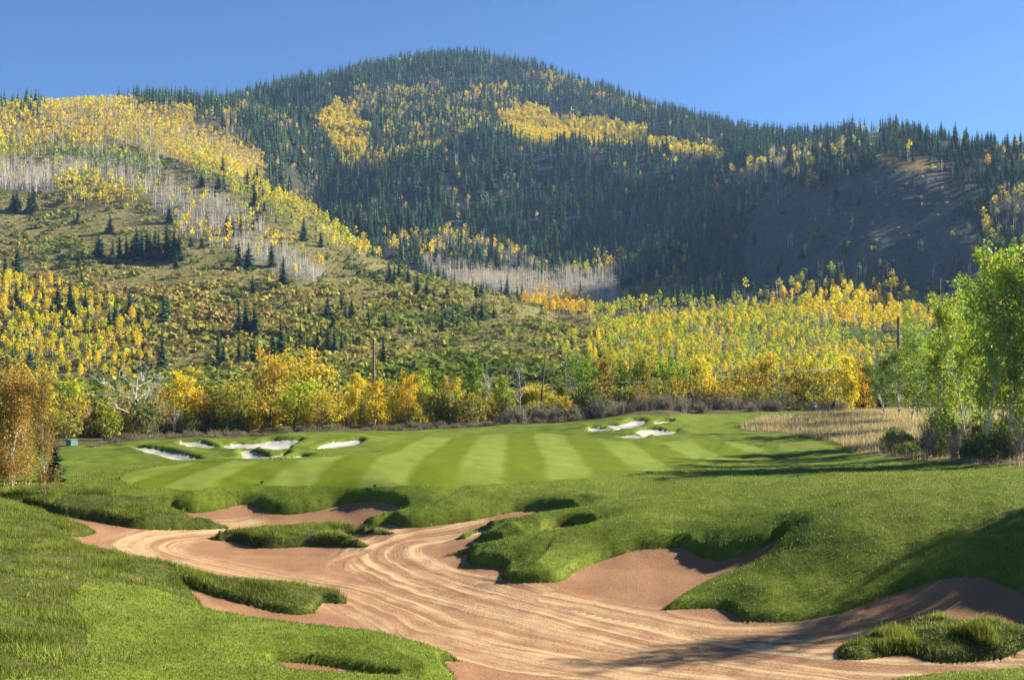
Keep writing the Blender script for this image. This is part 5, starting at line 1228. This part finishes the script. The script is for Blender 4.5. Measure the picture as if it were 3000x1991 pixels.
for sx in (-1, 1):
    dr = link('door', block((.02 * sx if sx > 0 else -.35, -.345, .06), (.35 if sx > 0 else -.02, -.322, .74), .005), [M_BOXG], parent=bx)
    link('handle', block((.05 * sx - .012, -.37, .38), (.05 * sx + .012, -.347, .5), .004), [M_BLK], parent=dr)
link('side_panel', block((-.402, -.26, .06), (-.382, .26, .74), .004), [M_BOXD], parent=bx)
for j, (px, py, lab) in enumerate(((767, 1450, 'small black fairway marker above the darkest red bunker lip'), (1098, 1455, 'small black fairway marker above the round shaded bunker'))):
    p = hit(px, py, 12, 150)[0]; z = float(gz(p[0], p[1])[0])
    t = link('fairway_marker', None, loc=(p[0], p[1], z), rz=.4); tag(t, lab, 'marker', None)
    link('post', block((-.02, -.02, -.08), (.02, .02, .06), .004), [M_BLK], parent=t); link('marker_head', block((-.07, -.05, .061), (.07, .05, .16), .015), [M_BLK], parent=t)
M_ROCK = plain_mat('grey_rock', (.15, .135, .12), (.3, .27, .24), 3, .9, .6)
def rock(p, s, lab, grp=None):
    r = np.random.default_rng(int(abs(p[0] * 100)) + 3); import bmesh
    bm = bmesh.new(); bmesh.ops.create_icosphere(bm, subdivisions=2, radius=1)
    for v in bm.verts: v.co *= 1 + .35 * (fbm(np.array(v.co.x * 1.3 + 5 + p[0]), np.array(v.co.y * 1.3 + v.co.z * 2.1 + p[1]), 3) - .5) + r.normal(0, .05)
    me = bpy.data.meshes.new('rock'); bm.to_mesh(me); bm.free()
    tag(link('rock', me, [M_ROCK], loc=p, scale=s, rz=r.random() * 6), lab, 'rock', grp)
p = hit(8, 1462, 12, 150)[0]; rock((p[0], p[1], p[2] + .1), (.4, .3, .28), 'brown boulder beside the birch trunks')
for j, (px, py) in enumerate([(2620, 570), (2640, 555), (2655, 540), (2600, 600), (2580, 640), (2670, 520), (2555, 660), (2700, 520), (2630, 668), (2430, 628), (2575, 700)]):
    p = hit(px, py, 200)[0]; rock((p[0], p[1], p[2]), (1.3 + .5 * (j % 3), 1.2, .8 + .4 * (j % 2)), 'grey rock outcrop on the bare shaded slope', 'rock outcrops on the bare slope')
for j, (px, py) in enumerate([(880, 1280), (862, 1281), (900, 1279), (278, 1318), (1935, 1226)]):
    p = hit(px, py, 30, 150)[0]; rock((p[0], p[1], p[2] + .05), (.35, .3, .22), 'pale stone lying in the sagebrush at the turf edge', 'pale stones in the sagebrush')

# ------------------------------------------------------------------ walkers
M_NAVY = plain_mat('navy_jacket', (.012, .014, .025), (.02, .022, .035), 20, .9); M_TROU = plain_mat('dark_trousers', (.02, .02, .03), (.03, .03, .04), 20, .9)
M_SKIN = plain_mat('skin', (.45, .27, .19), (.5, .31, .22), 20, .6); M_WHITE = plain_mat('white_cap', (.75, .75, .72), (.8, .8, .78), 20, .8); M_BLUE = plain_mat('pale_blue_shirt', (.3, .45, .6), (.34, .5, .65), 20, .8); M_HAIR = plain_mat('dark_hair', (.02, .015, .01), (.03, .02, .015), 20, .7)
def person(px, py, d, yaw, bend, shirt, cap, lab):
    x, y, z = ground_at(px, d)
    root = link('person', None, loc=(x, y, z), rz=yaw); tag(root, lab, 'person', None)
    sb, cb = math.sin(bend), math.cos(bend)
    T = lambda f, s, u: (.0 + f, s, u)                         # forward, side, up
    hip = np.array((0, 0, .95)); tor = lambda l, s=0, f=0: tuple(hip + np.array((sb * l + cb * f, s, cb * l - sb * f)))
    J = [tuple(hip), tor(.22), tor(.42), tor(.53), tor(.60, 0, .03), tor(.70, 0, .06), tor(.80, 0, .05),
         T(-.02, .1, .9), T(.16, .11, .5), T(.06, .11, .08), T(.22, .12, .04), T(-.02, -.1, .9), T(-.06, -.11, .5), T(-.26, -.11, .1), T(-.14, -.12, .04),
         tor(.48, .19), tor(.24, .26, .05), tor(.06, .22, .24), tor(.02, .2, .32), tor(.48, -.19), tor(.24, -.27, .0), tor(.04, -.24, .2), tor(0, -.22, .28)]
    E = [(0, 1), (1, 2), (2, 3), (3, 4), (4, 5), (5, 6), (0, 7), (7, 8), (8, 9), (9, 10), (0, 11), (11, 12), (12, 13), (13, 14), (2, 15), (15, 16), (16, 17), (17, 18), (2, 19), (19, 20), (20, 21), (21, 22)]
    RD = [.15, .15, .17, .07, .06, .105, .085, .1, .07, .05, .045, .1, .07, .05, .045, .075, .055, .042, .04, .075, .055, .042, .04]
    me = bpy.data.meshes.new('body'); me.from_pydata(J, E, []); o = bpy.data.objects.new('body_form', me); COL.objects.link(o)
    md = o.modifiers.new('skin', 'SKIN'); o.modifiers.new('sub', 'SUBSURF').levels = 2
    for i, r_ in enumerate(RD): me.skin_vertices[0].data[i].radius = (r_, r_); me.skin_vertices[0].data[i].use_root = (i == 0)
    dg = bpy.context.evaluated_depsgraph_get(); m2 = bpy.data.meshes.new_from_object(o.evaluated_get(dg)); bpy.data.objects.remove(o)
    m2.materials.clear()
    for m in (shirt, M_TROU, M_SKIN): m2.materials.append(m)
    hd = np.array(J[4]); hands = [np.array(J[18]), np.array(J[22])]
    for p_ in m2.polygons:
        c = np.array(p_.center); p_.use_smooth = True
        p_.material_index = 2 if ((c - hip) @ np.array((sb, 0, cb)) > .58 or min(np.linalg.norm(c - q_) for q_ in hands) < .07) else (1 if c[2] < .93 else 0)
    b = link('body', m2, parent=root)
    g = Geo(); top = np.array(J[6]); ax = np.array((sb, 0, cb)); fw = np.array((cb, 0, -sb))
    V, Fc = tube([top - ax * .06, top + ax * .0, top + ax * .07, top + ax * .10], [.115, .118, .085, .01], 12); g.add(V, Fc)
    if cap is M_WHITE:
        g.add([top + fw * .08 + np.array((0, .09, 0)) - ax * .03, top + fw * .22 + np.array((0, .07, 0)) - ax * .06, top + fw * .22 - np.array((0, .07, 0)) - ax * .06, top + fw * .08 - np.array((0, .09, 0)) - ax * .03], [(0, 1, 2, 3)])
    g.fin(); link('cap' if cap is M_WHITE else 'hair', gmesh('cap', g, True), [cap], parent=root)
    return root
person(2440, 1210, 118, math.radians(-15), .42, M_NAVY, M_WHITE, 'person in dark jacket and white cap stooping as they walk the dry grass')
person(2385, 1222, 121, math.radians(20), .1, M_BLUE, M_HAIR, 'person in pale blue shirt half hidden behind the dry grass')

# ------------------------------------------------------------------ haze
M_HAZE, nt, out = newmat('haze')
pv = nd(nt, 'ShaderNodeVolumePrincipled'); pv.inputs['Color'].default_value = (.38, .62, 1.0, 1); pv.inputs['Density'].default_value = .00008; pv.inputs['Anisotropy'].default_value = .2
nt.links.new(pv.outputs[0], out.inputs['Volume'])
g = Geo(); lo, hi_ = (-1700, -60, -9), (1900, 1900, 545)
V = [(x, y, z) for z in (lo[2], hi_[2]) for x, y in ((lo[0], lo[1]), (hi_[0], lo[1]), (hi_[0], hi_[1]), (lo[0], hi_[1]))]
g.add(V, [(0, 3, 2, 1), (4, 5, 6, 7), (0, 1, 5, 4), (1, 2, 6, 5), (2, 3, 7, 6), (3, 0, 4, 7)]); g.fin()
hz_o = link('haze', gmesh('haze', g), [M_HAZE]); tag(hz_o, 'thin blue air between the viewer and the mountain', None, None, 'stuff')
